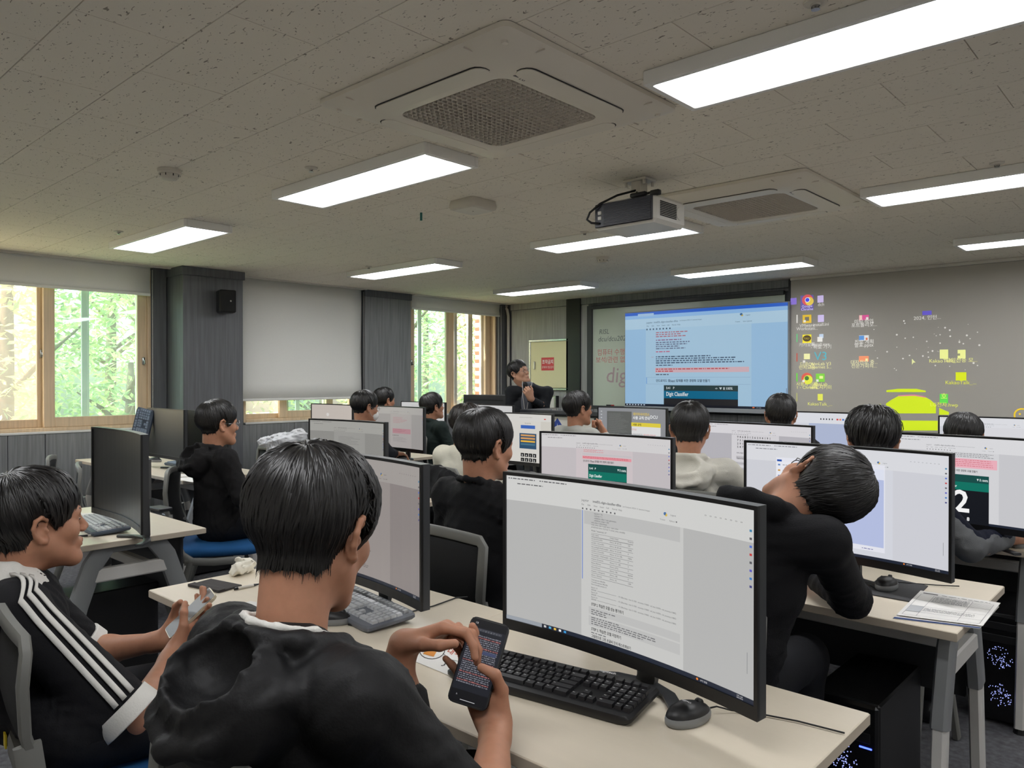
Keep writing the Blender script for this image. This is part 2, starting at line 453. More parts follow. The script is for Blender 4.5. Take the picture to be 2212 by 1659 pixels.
sash(w3, 6.3, 6.98, SILL + .03, 2.36, XW - .19, .06, .02, m_alu)
for ua, ub in ((1009, 1019), (1037, 1045), (1046.5, 1055), (1057, 1066)):
    ya, yb = atx(ua, 800, -7.47).y, atx(ub, 800, -7.47).y; MB().rbox(-7.49, -7.45, ya, yb, SILL + .0, 2.4, .004).build('outer_frame_bar', m_alu, w3)

# --- roller blinds ---------------------------------------------------------
m_blind = mat('blind_fabric', (236, 236, 232), 0.8, noise=((400, 400, 400), 0.05, True))
def blind(label, y0, y1, zb, chain=True):
    t = thing('roller_blind', label, 'blind', (XW + .045, (y0 + y1) / 2, zb), group='roller blinds on the window wall'); h = (y1 - y0) / 2; H = ZC - zb
    rows = []
    for i in range(9):
        z = H * i / 8; rows.append([(0.004 * math.sin(i * .9 + j * .8), -h + 2 * h * j / 10, z) for j in range(11)])
    o = MB().grid(rows).build('fabric', m_blind, t, smooth=True)
    so = o.modifiers.new('thickness', 'SOLIDIFY'); so.thickness = .003
    MB().rbox(-.01, .012, -h, h, -.022, .002, .004).build('bottom_bar', m_blind, t)
    MB().rbox(-.05, .05, -h, h, H - .012, H - .001, .003).build('head_rail', m_white, t)
    if chain:
        c = MB(); zz = H - .03; k = 0
        while zz > -(zb - .98):
            c.cyl((.02, h + .012, zz), (.02, h + .012, zz - .007), .0035, .0035, 5); zz -= .013; k += 1
        c.build('bead_chain', m_alu, t)
    return t
blind('grey roller blind pulled just below the ceiling over the window nearest the camera', .27, 2.915, 2.165)
blind('grey roller blind drawn almost fully down between the dark column and the panel', 3.72, 5.27, 1.185)
blind('short grey roller blind above the window next to the far corner', 6.0, 7.555, 2.255)
# ceiling trim along the blind pocket
struct(MB().rbox(XW + .10, XW + .13, YB, 3.07, ZC - .012, ZC + .005, .003).build('trim_1', m_white))
struct(MB().rbox(XW + .10, XW + .13, 3.68, 5.29, ZC - .012, ZC + .005, .003).build('trim_2', m_white))
struct(MB().rbox(XW + .10, XW + .13, 5.99, 7.6, ZC - .012, ZC + .005, .003).build('trim_3', m_white))

# --- front wall --------------------------------------------------------------
wf = struct(MB().box(XW - .3, XR + .2, YF, YF + .2, 0, ZC + .1).build('wall_front', m_wall2))
xs = [aty(u, 700, YF).x for u in (1107, 1228, 1258, 1274)]
MB().rbox(xs[0], xs[1], YF - .02, YF, .1, ZC - .085, .003).build('wall_panel', m_front, wf)
MB().rbox(xs[0] - .01, xs[1], YF - .03, YF, ZC - .082, ZC, .003).build('crown_band', m_front, wf)
MB().rbox(xs[1], xs[2], YF - .05, YF, .1, ZC, .003).build('black_pilaster', m_black, wf)
MB().rbox(xs[2], xs[3], YF - .03, YF, .1, ZC - .085, .003).build('wall_panel', m_front, wf)
MB().rbox(xs[2], -3.2, YF - .035, YF, ZC - .082, ZC, .003).build('crown_band', m_wall, wf)
MB().rbox(xs[3], -3.2, YF - .03, YF, 2.29, ZC - .084, .003).build('header_panel', m_wall2, wf)
MB().rbox(-3.21, -3.13, YF - .05, YF, .3, ZC, .003).build('black_pilaster', m_black, wf)
for i in range(5): MB().rbox(xs[3] + .5 * i, xs[3] + .5 * i + .494, YF - .03, YF, .1, 1.0, .003).build('wall_panel', m_wall, wf)
for i in range(6): MB().rbox(-3.1 + .6 * i, -3.1 + .6 * i + .594, YF - .03, YF, .1, ZC, .003).build('wall_panel', m_wall, wf)
# white cable duct in the corner
p = [(aty(1107, 700, YF).x - .05, YF - .03, .95), (aty(1107, 700, YF).x - .05, YF - .03, 2.25), (aty(1107, 700, YF).x - .07, YF - .03, 2.34), (aty(1107, 700, YF).x - .12, YF - .03, 2.385), (XW + .03, YF - .03, 2.395)]
tag(MB().tube(p, .022, 8).build('cable_duct', m_white, smooth=True), 'white pipe-like cable duct bending along the far room corner', 'cable duct')

# --- outdoors ----------------------------------------------------------------
struct(MB().box(-40, XW - .3, -25, 40, -.6, -.5).build('ground', mat('sunlit_paving', (196, 188, 150), 0.9, noise=((2, 2, 2), .25, True))))
def leaf_mat(name, c, t):
    m = bpy.data.materials.new(name); m.use_nodes = True; n = m.node_tree.nodes; l = m.node_tree.links; n.clear()
    o = n.new('ShaderNodeOutputMaterial'); d = n.new('ShaderNodeBsdfDiffuse'); tr = n.new('ShaderNodeBsdfTranslucent'); mx = n.new('ShaderNodeMixShader')
    d.inputs[0].default_value = rgb(*c); tr.inputs[0].default_value = rgb(*t); mx.inputs[0].default_value = .6
    l.new(d.outputs[0], mx.inputs[1]); l.new(tr.outputs[0], mx.inputs[2]); l.new(mx.outputs[0], o.inputs[0]); return m
lm = [leaf_mat('leaf_mid', (136, 150, 108), (204, 212, 150)), leaf_mat('leaf_light', (176, 190, 130), (226, 232, 170)), leaf_mat('leaf_dark', (104, 126, 96), (166, 186, 136))]
m_bark = mat('bark', (110, 92, 74), 0.9, noise=((20, 20, 4), .3))
def tree(label, x, y, h, rx, ry, z0, n, seed, L=.13, mats=None):
    rg = random.Random(seed); t = thing('tree', label, 'tree', (x, y, -.5), group='trees outside the windows')
    tr = MB(); tr.tube([(0, 0, 0), (.05, .03, h * .4), (-.03, .08, h * .8)], [.11, .08, .03], 8)
    br = []
    for i in range(7):
        a = rg.uniform(0, 6.28); z = h * rg.uniform(.3, .7); q = Vector((math.cos(a) * rx * .7, math.sin(a) * ry * .7, z + h * .18)); br.append(q)
        tr.tube([(0, 0, z), q * .5 + Vector((0, 0, z * .5 + .05)), q], [.04, .025, .008], 5)
    tr.build('trunk', m_bark, t, smooth=True)
    fo = MB(); cl = []
    for i in range(46):
        while True:
            q = Vector((rg.uniform(-1, 1), rg.uniform(-1, 1), rg.uniform(-1, 1)))
            if q.length < 1: break
        cl.append((Vector((q.x * rx, q.y * ry, (z0 + h) / 2 + q.z * (h - z0) / 2)), rg.uniform(.25, .55), rg.choice([0, 0, 1, 1, 2])))
    for i in range(n):
        c, r, k = cl[i % len(cl)]
        q = Vector((rg.gauss(0, .5), rg.gauss(0, .5), rg.gauss(0, .42))) * r * 1.25 + c
        fo.m = k if rg.random() < .7 else rg.choice([0, 1, 2])
        M = T(*q) @ Euler((rg.uniform(-.9, .9), rg.uniform(-.6, .6), rg.uniform(0, 6.28))).to_matrix().to_4x4()
        l = L * rg.uniform(.6, 1.25); w = l * .2
        fo.add([(0, 0, 0), (l * .5, w, -.02), (l, 0, -.05), (l * .5, -w, -.02)], [(0, 1, 2, 3)], M)
    f = fo.build('foliage', mats or lm, t); f['kind'] = 'stuff'
    return t
tree('leafy tree filling the hazy left pane of the nearest window', -10.2, 2.5, 5.2, 1.5, 1.6, .3, 3600, 1)
tree('leafy tree behind the teal pane of the nearest window', -10.4, 4.6, 5.4, 1.4, 1.3, .4, 3600, 2)
tree('bright bush low outside the nearest window', -9.3, 3.5, 2.6, .8, 1.0, .2, 2200, 3, .11)
tree('bushy tree outside the half covered middle window', -10.0, 6.6, 3.2, 1.2, 1.3, .2, 2600, 4)
tree('leafy tree seen through the teal pane near the far corner', -11.0, 9.0, 5.2, 1.4, 1.5, .3, 3600, 5)
tree('yellow-green tree beside the brick pier outside the far window', -10.8, 12.2, 5.2, 1.3, 1.4, .3, 3600, 6)
tree('pale green tree furthest left beyond the trunks outside', -14.0, 5.0, 6.5, 2.2, 3.0, .3, 3600, 7, .2)
tree('pale green tree furthest right beyond the brick pier outside', -15.0, 13.0, 6.5, 2.4, 3.5, .3, 3600, 8, .2)
m_brick = mat('red_brick', (188, 92, 66), 0.8, noise=((30, 30, 30), .2, True)); m_mortar = mat('mortar', (222, 214, 204), 0.9)
bpx = aty(1026, 820, 8.1).x + .2
bpier = thing('brick_pier', 'red brick pier of the neighbouring wing outside the far window', 'brick pier', (bpx, 8.15, -.5))
MB().box(-.196, .196, -.046, .25, 0, 4.2).build('mortar_core', m_mortar, bpier)
bme = MB().rbox(-.095, .095, -.028, .028, -.024, .024, .003).mesh('brick', m_brick); bme2 = MB().rbox(-.05, .05, -.004, .1, -.024, .024, .003).mesh('brick', m_brick)
for k in range(52):
    z = .9 + k * .06
    for j in range(3):
        x = -.2 + (j + (.5 if k % 2 else 0)) * .2
        if abs(x) < .2: link('brick', bme, bpier, (x, -.03, z))
    for j in range(2): link('brick', bme2, bpier, (.152, -.05 + .115 * j + (0.05 if k % 2 else 0), z))
# ------------------------------------------------------------------ on the ceiling
m_panel = mat('light_diffuser', (250, 250, 250), 0.6, emit=(252, 253, 255), estr=PANEL_STRENGTH)
m_lframe = mat('light_frame', (240, 240, 238), 0.45)
def light_proto():
    t = thing('ceiling_light', 'x', 'ceiling light', group='surface-mounted light panels')
    fr = MB(); W, D, h = .63, .165, .05
    fr.rbox(-W, W, -D, -D + .024, -h, 0, .003); fr.rbox(-W, W, D - .024, D, -h, 0, .003); fr.rbox(-W, -W + .026, -D + .024, D - .024, -h, 0, .003); fr.rbox(W - .026, W, -D + .024, D - .024, -h, 0, .003)
    fr.box(-W + .026, W - .026, -D + .024, D - .024, -.012, 0)
    fr.build('housing', m_lframe, t)
    MB().box(-W + .026, W - .026, -D + .024, D - .024, -h + .008, -h + .014).build('diffuser', m_panel, t)
    return t
lp = light_proto(); first = True
LX = (-5.465, -3.14, -.775, 1.59); LY = (.21, 2.345, 4.475, 6.49)
LLAB = {(0, 1): 'small lit ceiling panel above the column beside the windows', (1, 1): 'lit ceiling panel just behind the near air conditioner', (2, 1): 'largest lit ceiling panel crossing the top right corner',
        (0, 2): 'lit ceiling panel in front of the half drawn blind', (1, 2): 'lit ceiling panel partly hidden by the projector', (2, 2): 'lit ceiling panel right of the far air conditioner',
        (0, 3): 'far lit ceiling panel above the lecturer', (1, 3): 'far lit ceiling panel above the large display', (2, 3): 'far lit ceiling panel above the projection screen at the right edge'}
for j, y in enumerate(LY):
    for i, x in enumerate(LX):
        o = lp if first else copy_tree(lp); first = False
        o.location = (x, y, ZC)
        o['label'] = LLAB.get((i, j), 'lit ceiling panel of the rows beside and behind the camera')

m_ac = mat('air_conditioner_white', (226, 220, 208), 0.42); m_acg = mat('grille_grey', (206, 198, 186), 0.6); m_slot = mat('dark_slot', (38, 37, 36), 0.6)
def rsq(h, r, n=5):
    pts = []
    for cx, cy, a0 in ((h - r, h - r, 0), (-h + r, h - r, 90), (-h + r, -h + r, 180), (h - r, -h + r, 270)):
        for i in range(n + 1):
            a = math.radians(a0 + 90 * i / n); pts.append((cx + r * math.cos(a), cy + r * math.sin(a)))
    return pts
def capsule(cx, cy, L, w, n=7):
    pts = []
    for sx, a0 in ((1, -90), (-1, 90)):
        for i in range(n + 1):
            a = math.radians(a0 + 180 * i / n); pts.append((cx + sx * (L / 2 - w / 2) + w / 2 * math.cos(a), cy + w / 2 * math.sin(a)))
    return pts
def aircon(label, x, y, rz, logo=True):
    t = thing('ceiling_air_conditioner', label, 'air conditioner', (x, y, ZC), rz, 'ceiling cassettes')
    rings = [(.475, .03, -.002), (.475, .03, -.018), (.462, .03, -.026), (.40, .10, -.046), (.385, .11, -.050), (.285, .055, -.056), (.268, .05, -.050), (.268, .05, -.02)]
    rows = [[(px, py, z) for px, py in rsq(h, r, 6)] for h, r, z in rings]
    rows = [[p for p in row][::-1] for row in rows]
    auto_smooth(MB().grid(rows, close=True).build('panel', m_ac, t), 50)
    MB().prism(rsq(.27, .05), -.024, -.020).build('filter_back', mat('filter_mesh', (120, 113, 104), .8), t)
    sl = MB(); N = 30
    sl.tube([(-.262 + .524 * i / N, .0045 * math.sin(i * math.pi), 0) for i in range(N + 1)], 1, 4, flat=(.011, .0045), up=(0, 0, 1))
    wv = MB(); wv.grid([[(-.262 + .524 * i / 44, .006 * math.sin(i * math.pi / 1.0 + .5 * math.pi) + dy, dz) for i in range(45)] for dy, dz in ((-.002, 0), (-.002, -.011), (.002, -.011), (.002, 0))])
    wme = wv.mesh('grille_slat', m_acg, True); sme = MB().box(-.0018, .0018, -.262, .262, -.009, 0).mesh('grille_slat', m_acg)
    for i in range(21): link('grille_slat', wme, t, (0, -.25 + .025 * i, -.04))
    for i in range(21): link('grille_slat', sme, t, (-.25 + .025 * i, 0, -.0405))
    for k in range(4):
        M = Rz(k * math.pi / 2)
        out = [(M @ Vector((px, py, 0))) for px, py in capsule(0, -.345, .553, .080)]; inn = [(M @ Vector((px, py, 0))) for px, py in capsule(0, -.345, .545, .072)]
        tilt = lambda q, dz: (q.x, q.y, -.0495 + dz - .0)
        MB().add([tilt(q, .002) for q in out] + [tilt(q, -.0035) for q in out], [tuple(range(len(out), 2 * len(out)))[::-1]] + [(i, (i + 1) % len(out), len(out) + (i + 1) % len(out), len(out) + i) for i in range(len(out))]).build('air_slot', m_slot, t)
        MB().add([tilt(q, -.0035) for q in inn] + [tilt(q, -.0065) for q in inn], [tuple(range(len(inn), 2 * len(inn)))[::-1]] + [(i, (i + 1) % len(inn), len(inn) + (i + 1) % len(inn), len(inn) + i) for i in range(len(inn))]).build('louver', m_ac, t)
        MB().cyl(M @ Vector((.42, .42, -.026)), M @ Vector((.42, .42, -.040)), .012, .010, 10).build('screw_cap', m_ac, t)
        for dx in (.30, -.30):
            MB().box(dx - .0015, dx + .0015, -.472, -.40, -.0345, -.030, M).build('seam', m_acg, t)
    if logo:
        c = Canvas(lambda a, b, L: (b, a, -.0545 - .0004 * L), matf=lambda col: mat('logo_grey', (84, 78, 80), .5))
        c.disc(-.245, .305, .012, (1, 1, 1)); c.text(-.226, .298, 'LG', .022, (1, 1, 1), bold=True); c.build('logo', t)
    return t
aircon('near four-way ceiling air conditioner with square honeycomb grille', -1.96, 2.07, 0.0)
aircon('far four-way ceiling air conditioner behind the projector', -1.93, 4.17, 0.0)

# projector
pj = thing('projector', 'white ceiling projector with dark ribbed rear hanging from a short bracket', 'projector', (-2.18, 3.35, 2.15))
m_pj = mat('projector_white', (216, 214, 208), 0.35); m_pjd = mat('projector_dark', (34, 36, 46), 0.4); m_cable = mat('black_cable', (18, 18, 20), 0.5)
MB().rbox(-.185, .185, -.145, .15, 0, .14, .018).build('body', m_pj, pj)
MB().rbox(-.172, .172, -.152, -.14, .01, .13, .004).build('rear_panel', m_pjd, pj)
fin = MB().box(-.115, .165, -.156, -.150, -.0016, .0016).mesh('rear_fin', m_pjd)
for i in range(17): link('rear_fin', fin, pj, (0, 0, .016 + .0066 * i))
for i, (a, b) in enumerate(((-.15, .075), (-.15, .048))): MB().rbox(a, a + .022, -.157, -.150, b, b + .018, .002).build('port', m_pj, pj)
g = MB()
for i in range(9):
    for j in range(12):
        g.box(.184, .188, -.10 + .013 * j, -.10 + .013 * j + .009, .035 + .0085 * i, .035 + .0085 * i + .0055)
g.build('side_vent', m_slot, pj)
MB().cyl((.183, .085, .07), (.189, .085, .07), .034, .032, 20).build('side_dial', m_pj, pj)
MB().cyl((-.09, .148, .07), (-.09, .17, .07), .045, .042, 20).build('lens', m_pjd, pj)
br = MB(); br.rbox(-.07, .07, -.05, .05, .245, .258, .002); br.rbox(-.028, .028, -.035, .035, .165, .248, .003); br.rbox(-.05, .05, -.045, .045, .14, .165, .003)
for sx in (-.055, .055):
    for sy in (-.04, .04): br.cyl((sx, sy, .222), (sx, sy, .246), .008, .008, 6)
br.build('ceiling_bracket', m_offwhite, pj)
cb = MB(); cb.tube([(0, -.03, .2), (-.06, -.11, .17), (-.13, -.16, .13), (-.185, -.175, .09), (-.2, -.18, .055), (-.175, -.175, .035), (-.14, -.156, .03)], .006, 6)
cb.tube([(.005, -.03, .19), (.05, -.07, .15), (.12, -.10, .155), (.17, -.12, .15)], .006, 6); cb.rbox(.15, .2, -.14, -.11, .13, .155, .004); cb.rbox(.04, .13, -.15, -.12, .135, .155, .004)
cb.build('cables', m_cable, pj, smooth=True)

# small ceiling devices
def detector(label, x, y, r=.055, clear=True):
    t = thing('smoke_detector', label, 'smoke detector', (x, y, ZC), group='smoke detectors')
    auto_smooth(MB().lathe([(r, -.001), (r, -.018), (r * .92, -.024)], 24).build('base', m_offwhite, t)); auto_smooth(MB().lathe([(r * .8, -.024), (r * .78, -.036), (r * .62, -.048), (r * .45, -.05)], 24).build('sensor_cap', m_offwhite, t))
    for k in range(8):
        a = k * math.pi / 4; MB().box(-.002, .002, r * .76, r * .82, -.036, -.025, Rz(a)).build('slot', m_slot, t)
detector('round smoke detector over the left of the room', *atz(367, 376, ZC - .02).xy); detector('far smoke detector between the ceiling panels', *atz(1302, 561, ZC - .02).xy)
a = atz(1022, 458, ZC - .06)
ap = thing('wireless_access_point', 'square white wireless access point on the ceiling', 'access point', (a.x, a.y, ZC), .0)
auto_smooth(MB().grid([[(p[0], p[1], z) for p in rsq(h, r, 4)][::-1] for h, r, z in ((.098, .02, -.001), (.105, .025, -.03), (.10, .024, -.05), (.085, .02, -.056))], close=True).build('shell', m_offwhite, ap), 40)
MB().prism(rsq(.086, .02), -.0565, -.055).build('cover', m_white, ap); MB().cyl((0, 0, -.0575), (0, 0, -.056), .004, .004, 8).build('status_light', m_slot, ap)
def sprinkler(label, u, v):
    p = atz(u, v, ZC - .01); t = thing('fire_sprinkler', label, 'sprinkler', (p.x, p.y, ZC), group='ceiling sprinklers')
    auto_smooth(MB().lathe([(.032, -.001), (.03, -.005), (.014, -.008), (.012, -.012)], 18).build('rose', m_offwhite, t))
    s = MB(); s.tube([(-.008, 0, -.007), (-.011, 0, -.014), (0, 0, -.020)], .002, 5); s.tube([(.008, 0, -.007), (.011, 0, -.014), (0, 0, -.020)], .002, 5); s.cyl((0, 0, -.008), (0, 0, -.02), .003, .003, 6); s.build('frame_arms', m_steel, t)
    MB().cyl((0, 0, -.020), (0, 0, -.022), .012, .012, 10).build('deflector', m_steel, t)
for lab, u, v in (('fire sprinkler left of the near air conditioner', 673, 367), ('fire sprinkler at the top edge above the largest light', 1760, 14), ('fire sprinkler near the right edge below the largest light', 2152, 357), ('fire sprinkler above the small light at far left', 257, 503), ('tiny fire sprinkler above the light before the drawn blind', 797, 578), ('fire sprinkler below the projector cable', 1263, 504), ('tiny far sprinkler above the lecturer light', 1158, 622)): sprinkler(lab, u, v)
p = atz(910, 470, ZC - .03)
tag(MB().rbox(-.007, .007, -.002, .002, -.05, 0, .001).build('hanging_tag', mat('teal_tape', (40, 120, 112), .5), loc=(p.x, p.y, ZC), rz=YAW), 'small teal strip of tape dangling from the ceiling', 'tape')

# wall speaker on the column
a = atx(476, 653, -6.86)
sp = thing('wall_speaker', 'small black loudspeaker mounted on the dark column', 'speaker', (-6.86, a.y + .01, a.z), math.radians(0))
M = T(.10, 0, 0) @ Matrix.Rotation(math.radians(-12), 4, 'Z')
MB().rbox(-.07, .06, -.075, .075, -.105, .105, .012, M).build('cabinet', m_black, sp)
auto_smooth(MB().rbox(.06, .072, -.07, .07, -.1, .1, .006, M).build('grille', mat('speaker_cloth', (17, 18, 19), .8, bump=((500, 500, 500), .5)), sp))
MB().rbox(0, .04, -.03, .03, -.04, .04, .004).build('bracket', m_black, sp); MB().cyl(M @ Vector((.0715, .02, -.0)), M @ Vector((.0745, .02, -.0)), .008, .008, 12).build('badge', m_steel, sp)
# ------------------------------------------------------------------ on the front wall
ep = thing('electrical_panel', 'cream electrical cabinet with a red notice on the front wall', 'electrical panel', ((-6.753 - 6.082) / 2, YF - .02, 1.575))
m_cream = mat('cream_enamel', (222, 214, 170), 0.35); w, h = .335, .335
fr = MB(); fr.rbox(-w, w, -.03, 0, h - .03, h, .004); fr.rbox(-w, w, -.03, 0, -h, -h + .03, .004); fr.rbox(-w, -w + .03, -.03, 0, -h + .03, h - .03, .004); fr.rbox(w - .03, w, -.03, 0, -h + .03, h - .03, .004)
fr.build('frame', m_steel, ep); d_ = MB().rbox(-w + .032, w - .032, -.026, 0, -h + .032, h - .032, .003).build('door', m_cream, ep)
MB().rbox(-.245, -.222, -.04, -.026, -.06, .045, .004).build('handle', m_steel, d_)
c = Canvas(lambda x, y, L: (x, -.0262 - .0006 * L, y), matf=lambda col: mat('print_%d_%d_%d' % col, col, .5))
c.rect(-.115, -.075, .10, .095, (206, 62, 70)); c.text(-.0075, .015, '조작금지', .062, (244, 240, 238), bold=True, align='c', maxw=.19); c.text(-.0075, -.045, '관계자외 접근금지', .034, (240, 232, 230), align='c', maxw=.195); c.build('notice', d_)
eb = thing('outlet_box', 'small metal wall box below the cream electrical cabinet', 'wall box', (-6.37, YF - .02, 1.08))
MB().rbox(-.12, .10, -.05, 0, -.10, .09, .004).build('frame', m_steel, eb); MB().rbox(-.095, .075, -.054, -.048, -.08, .07, .002).build('door', m_white, eb); MB().rbox(.10, .115, -.052, 0, -.1, .09, .002).build('hinge_side', m_black, eb)

# whiteboard
xb0, xb1 = aty(1285, 700, YF).x, -3.25
wb = thing('whiteboard', 'pale green whiteboard with handwriting behind the large display', 'whiteboard', (0, YF - .03, 0))
m_wb = mat('whiteboard_enamel', (190, 200, 184), 0.22)
MB().box(xb0, xb1, -.012, 0, 1.06, 2.27).build('writing_surface', m_wb, wb)
m_bf = mat('dark_aluminium', (52, 54, 57), .4)
for n_, q in (('frame_bar', (xb0 - .075, xb0, -.04, 0, 1.02, 2.30)), ('frame_bar', (xb0, xb1, -.04, 0, 2.255, 2.30)), ('marker_tray', (xb0 - .075, xb1, -.07, 0, 1.015, 1.06))): MB().rbox(*q, .004).build(n_, m_bf, wb)
c = Canvas(lambda x, y, L: (x, -.0128 - .0002 * L, y), matf=lambda col: mat('marker_%d_%d_%d' % col, col, .5))
def wbt(u, v, s, size, col, slant=.15):
    p = aty(u, v, YF - .04); c.text(p.x, p.z, s, size, col, slant=slant)
K, R_, P_ = (104, 110, 108), (196, 110, 110), (168, 146, 150)
wbt(1294, 722, 'RISL', .085, K); wbt(1292, 738, 'dcu/dcu2023', .088, K)
wbt(1290, 767, '컴퓨터 수행', .085, R_, 0); wbt(1287, 783, '보석/관련 없음', .085, R_, 0); wbt(1308, 826, 'dig', .27, P_, .1)
c.build('handwriting', wb)
p = aty(1318, 878, YF - .08)
mk = thing('marker_pen', 'whiteboard marker with red cap lying on the tray', 'marker', (p.x, YF - .085, 1.067))
MB().cyl((-.05, 0, 0), (.02, 0, 0), .008, .008, 10).build('barrel', m_black, mk); MB().cyl((.02, 0, 0), (.06, 0, 0), .0085, .0085, 10).build('cap', mat('red_cap', (170, 40, 44), .4), mk)

# large display
YT = YF - .165
x0, x1 = aty(1351, 700, YT).x, aty(1702, 700, YT).x; z0, z1 = 1.075, 2.162; W = x1 - x0; Hh = z1 - z0
tv = thing('interactive_display', 'large wall display showing a blue-tinted notebook page', 'display', ((x0 + x1) / 2, YT, z0)); hw = W / 2
fr = MB(); fr.rbox(-hw - .012, hw + .012, 0, .07, -.03, Hh + .012, .006); fr.build('housing', mat('display_silver', (150, 154, 158), .35), tv)
MB().rbox(-hw - .012, hw + .012, -.012, 0, -.05, -.004, .004).build('lower_bezel', mat('display_silver', (150, 154, 158), .35), tv)
scr = MB().box(-hw, hw, -.004, 0, 0, Hh).build('screen', m_black, tv)
c = Canvas(lambda x, y, L: (-hw + x * hw * 2, -.0045 - .0006 * L, y * Hh), gain=.72)
sc_ = W
B0, B1, B2 = (164, 205, 240), (178, 214, 240), (186, 219, 242); TXC = (62, 84, 110)
c.rect(0, 0, 1, 1, B0, 0); c.rect(.145, 0, .803, .82, B1, 1); c.rect(0, .93, 1, .968, (150, 196, 244), 1); c.rect(0, .968, 1, 1, (38, 100, 212), 1)
c.rect(.09, .955, .2, .985, (170, 205, 240), 2); c.rect(0, .82, 1, .93, B2, 1); c.rect(0, 0, 1, .022, (28, 36, 52), 3)
def ct(x, y, s, size, col, **k):
    vs, fs, w = text_geo(s, k.get('bold', False)); c._m(col); m_ = size / W * (Hh and 1); mw = k.get('maxw'); kx = size / W
    if mw and w * kx > mw: kx = mw / w
    c.mb.add([c.mapf(x + p[0] * kx, y + p[1] * size / Hh, 4) for p in vs], fs)
ct(.15, .877, 'jupyter  intelDL-digit-classifier-tflite', .03, TXC, maxw=.21); ct(.37, .884, 'Last Checkpoint: 2023.01.15  (autosaved changes)', .017, TXC, maxw=.14)
for i, s in enumerate(('File', 'Edit', 'View', 'Insert', 'Cell', 'Kernel', 'Help')): ct(.152 + .034 * i, .843, s, .02, TXC, maxw=.028)
for i in range(8): c.rect(.15 + .022 * i, .806, .158 + .022 * i, .822, TXC, 4)
c.disc(.745, .915, .008, (60, 110, 160), 4, ry=.012); c.disc(.75, .905, .006, (220, 190, 70), 4, ry=.01); ct(.77, .9, 'Logout', .018, TXC)
ct(.71, .84, 'Trusted', .017, TXC); ct(.755, .84, 'Python 3 (ipykernel)', .017, TXC, maxw=.05)
def code(x, y, w, n, col, sz=.012, dy=.0215):
    rg = random.Random(int(y * 997))
    for i in range(n):
        xx = x; e = x + w * rg.uniform(.6, 1)
        while xx < e:
            ww = sz * rg.uniform(.4, 2.2); c.rect(xx, y - dy * i, min(xx + ww, e), y - dy * i + .011, col, 4); xx += ww + sz * .45
code(.215, .77, .22, 3, (186, 120, 136)); code(.215, .69, .22, 1, (150, 110, 150)); code(.215, .665, .23, 4, (110, 120, 150)); code(.215, .568, .1, 1, (200, 110, 140))
code(.215, .515, .575, 4, (70, 92, 120)); ct(.182, .515, 'In [25]:', .012, (190, 100, 110)); code(.215, .425, .15, 1, (90, 110, 140))
c.rect(.21, .355, .79, .405, (224, 190, 200), 2); code(.215, .385, .57, 1, (196, 84, 96)); code(.215, .363, .12, 1, (196, 84, 96)); code(.215, .328, .09, 1, (90, 100, 120))
c.rect(.15, .235, .153, .305, (70, 140, 235), 3); c.rect(.153, .232, .798, .235, (150, 180, 214), 2); c.rect(.153, .303, .798, .306, (150, 180, 214), 2)
ct(.215, .258, '안드로이드 앱(app) 탑재를 위한 경량화 모델 만들기', .034, (40, 56, 84), maxw=.345, bold=True)
c.rect(.268, .022, .727, .222, (40, 62, 66), 2); c.rect(.268, .0, .727, .09, (36, 36, 40), 3); c.rect(.268, .085, .727, .165, (10, 110, 150), 3)
ct(.283, .182, '5:41   P', .037, (225, 236, 240), maxw=.055, bold=True); ct(.655, .182, '100%', .037, (225, 236, 240), bold=True); c.rect(.642, .18, .649, .205, (225, 236, 240), 4); c.poly([(.617, .203), (.634, .203), (.6255, .18)], (225, 236, 240), 4); c.ring(.6, .192, .008, .003, (225, 236, 240), 4, 4)
ct(.283, .112, 'Digit Classifier', .062, (236, 244, 246), bold=True, maxw=.145)
for i in range(7): c.rect(.01 + .02 * i, .005, .02 + .02 * i, .017, (200, 214, 230), 4)
c.disc(.815, .012, .007, (226, 110, 60), 4); ct(.83, .006, '10℃  맑음', .012, (200, 210, 220))
c.rect(.992, .12, .997, .2, (140, 160, 190), 4)
c.build('screen_image', scr)

# projection screen with the projected desktop
YP = YF - .12; xp0, xp1, zp0 = aty(1708, 700, YP).x, .35, .90
ps = thing('projection_screen', 'grey projection screen with projected desktop icons and green hill', 'projection screen', (0, YP, 0))
m_ps = mat('screen_fabric', (186, 182, 174), 0.8)
MB().box(xp0, xp1, 0, .004, zp0, ZC - .03).build('fabric', m_ps, ps)
MB().rbox(xp0 - .0, xp1 + .05, -.02, .06, ZC - .028, ZC, .004).build('case', m_plasterback, ps); MB().rbox(xp0, xp1, -.008, .012, zp0 - .03, zp0, .004).build('weight_bar', m_black, ps)
PK = lambda col: mat('projected_%d_%d_%d' % col, tuple(int(q * .8) for q in col), .8, emit=col, estr=.7)  # projector light put into the shapes as colour plus glow; no beam is cast
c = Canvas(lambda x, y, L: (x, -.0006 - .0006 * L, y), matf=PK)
CVS = [c]
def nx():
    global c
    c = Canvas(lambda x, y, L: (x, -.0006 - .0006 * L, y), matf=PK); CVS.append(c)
def q(u, v): p = aty(u, v, YP); return p.x, p.z
def icon(u, v, w, h, col, L=1):
    a, b = q(u - w / 2, v + h / 2); a2, b2 = q(u + w / 2, v - h / 2); c.rect(a, b, a2, b2, col, L)
def lab(u, v, s, col=(226, 224, 220), size=.045):
    a, b = q(u, v); c.text(a, b, s, size, col, 2, align='c')
VI, YE, GR, WH = (142, 120, 214), (238, 224, 60), (110, 214, 70), (228, 226, 220)
nx(); icon(1714, 651, 13, 15, VI); nx(); icon(1743, 654, 28, 34, (112, 100, 170))
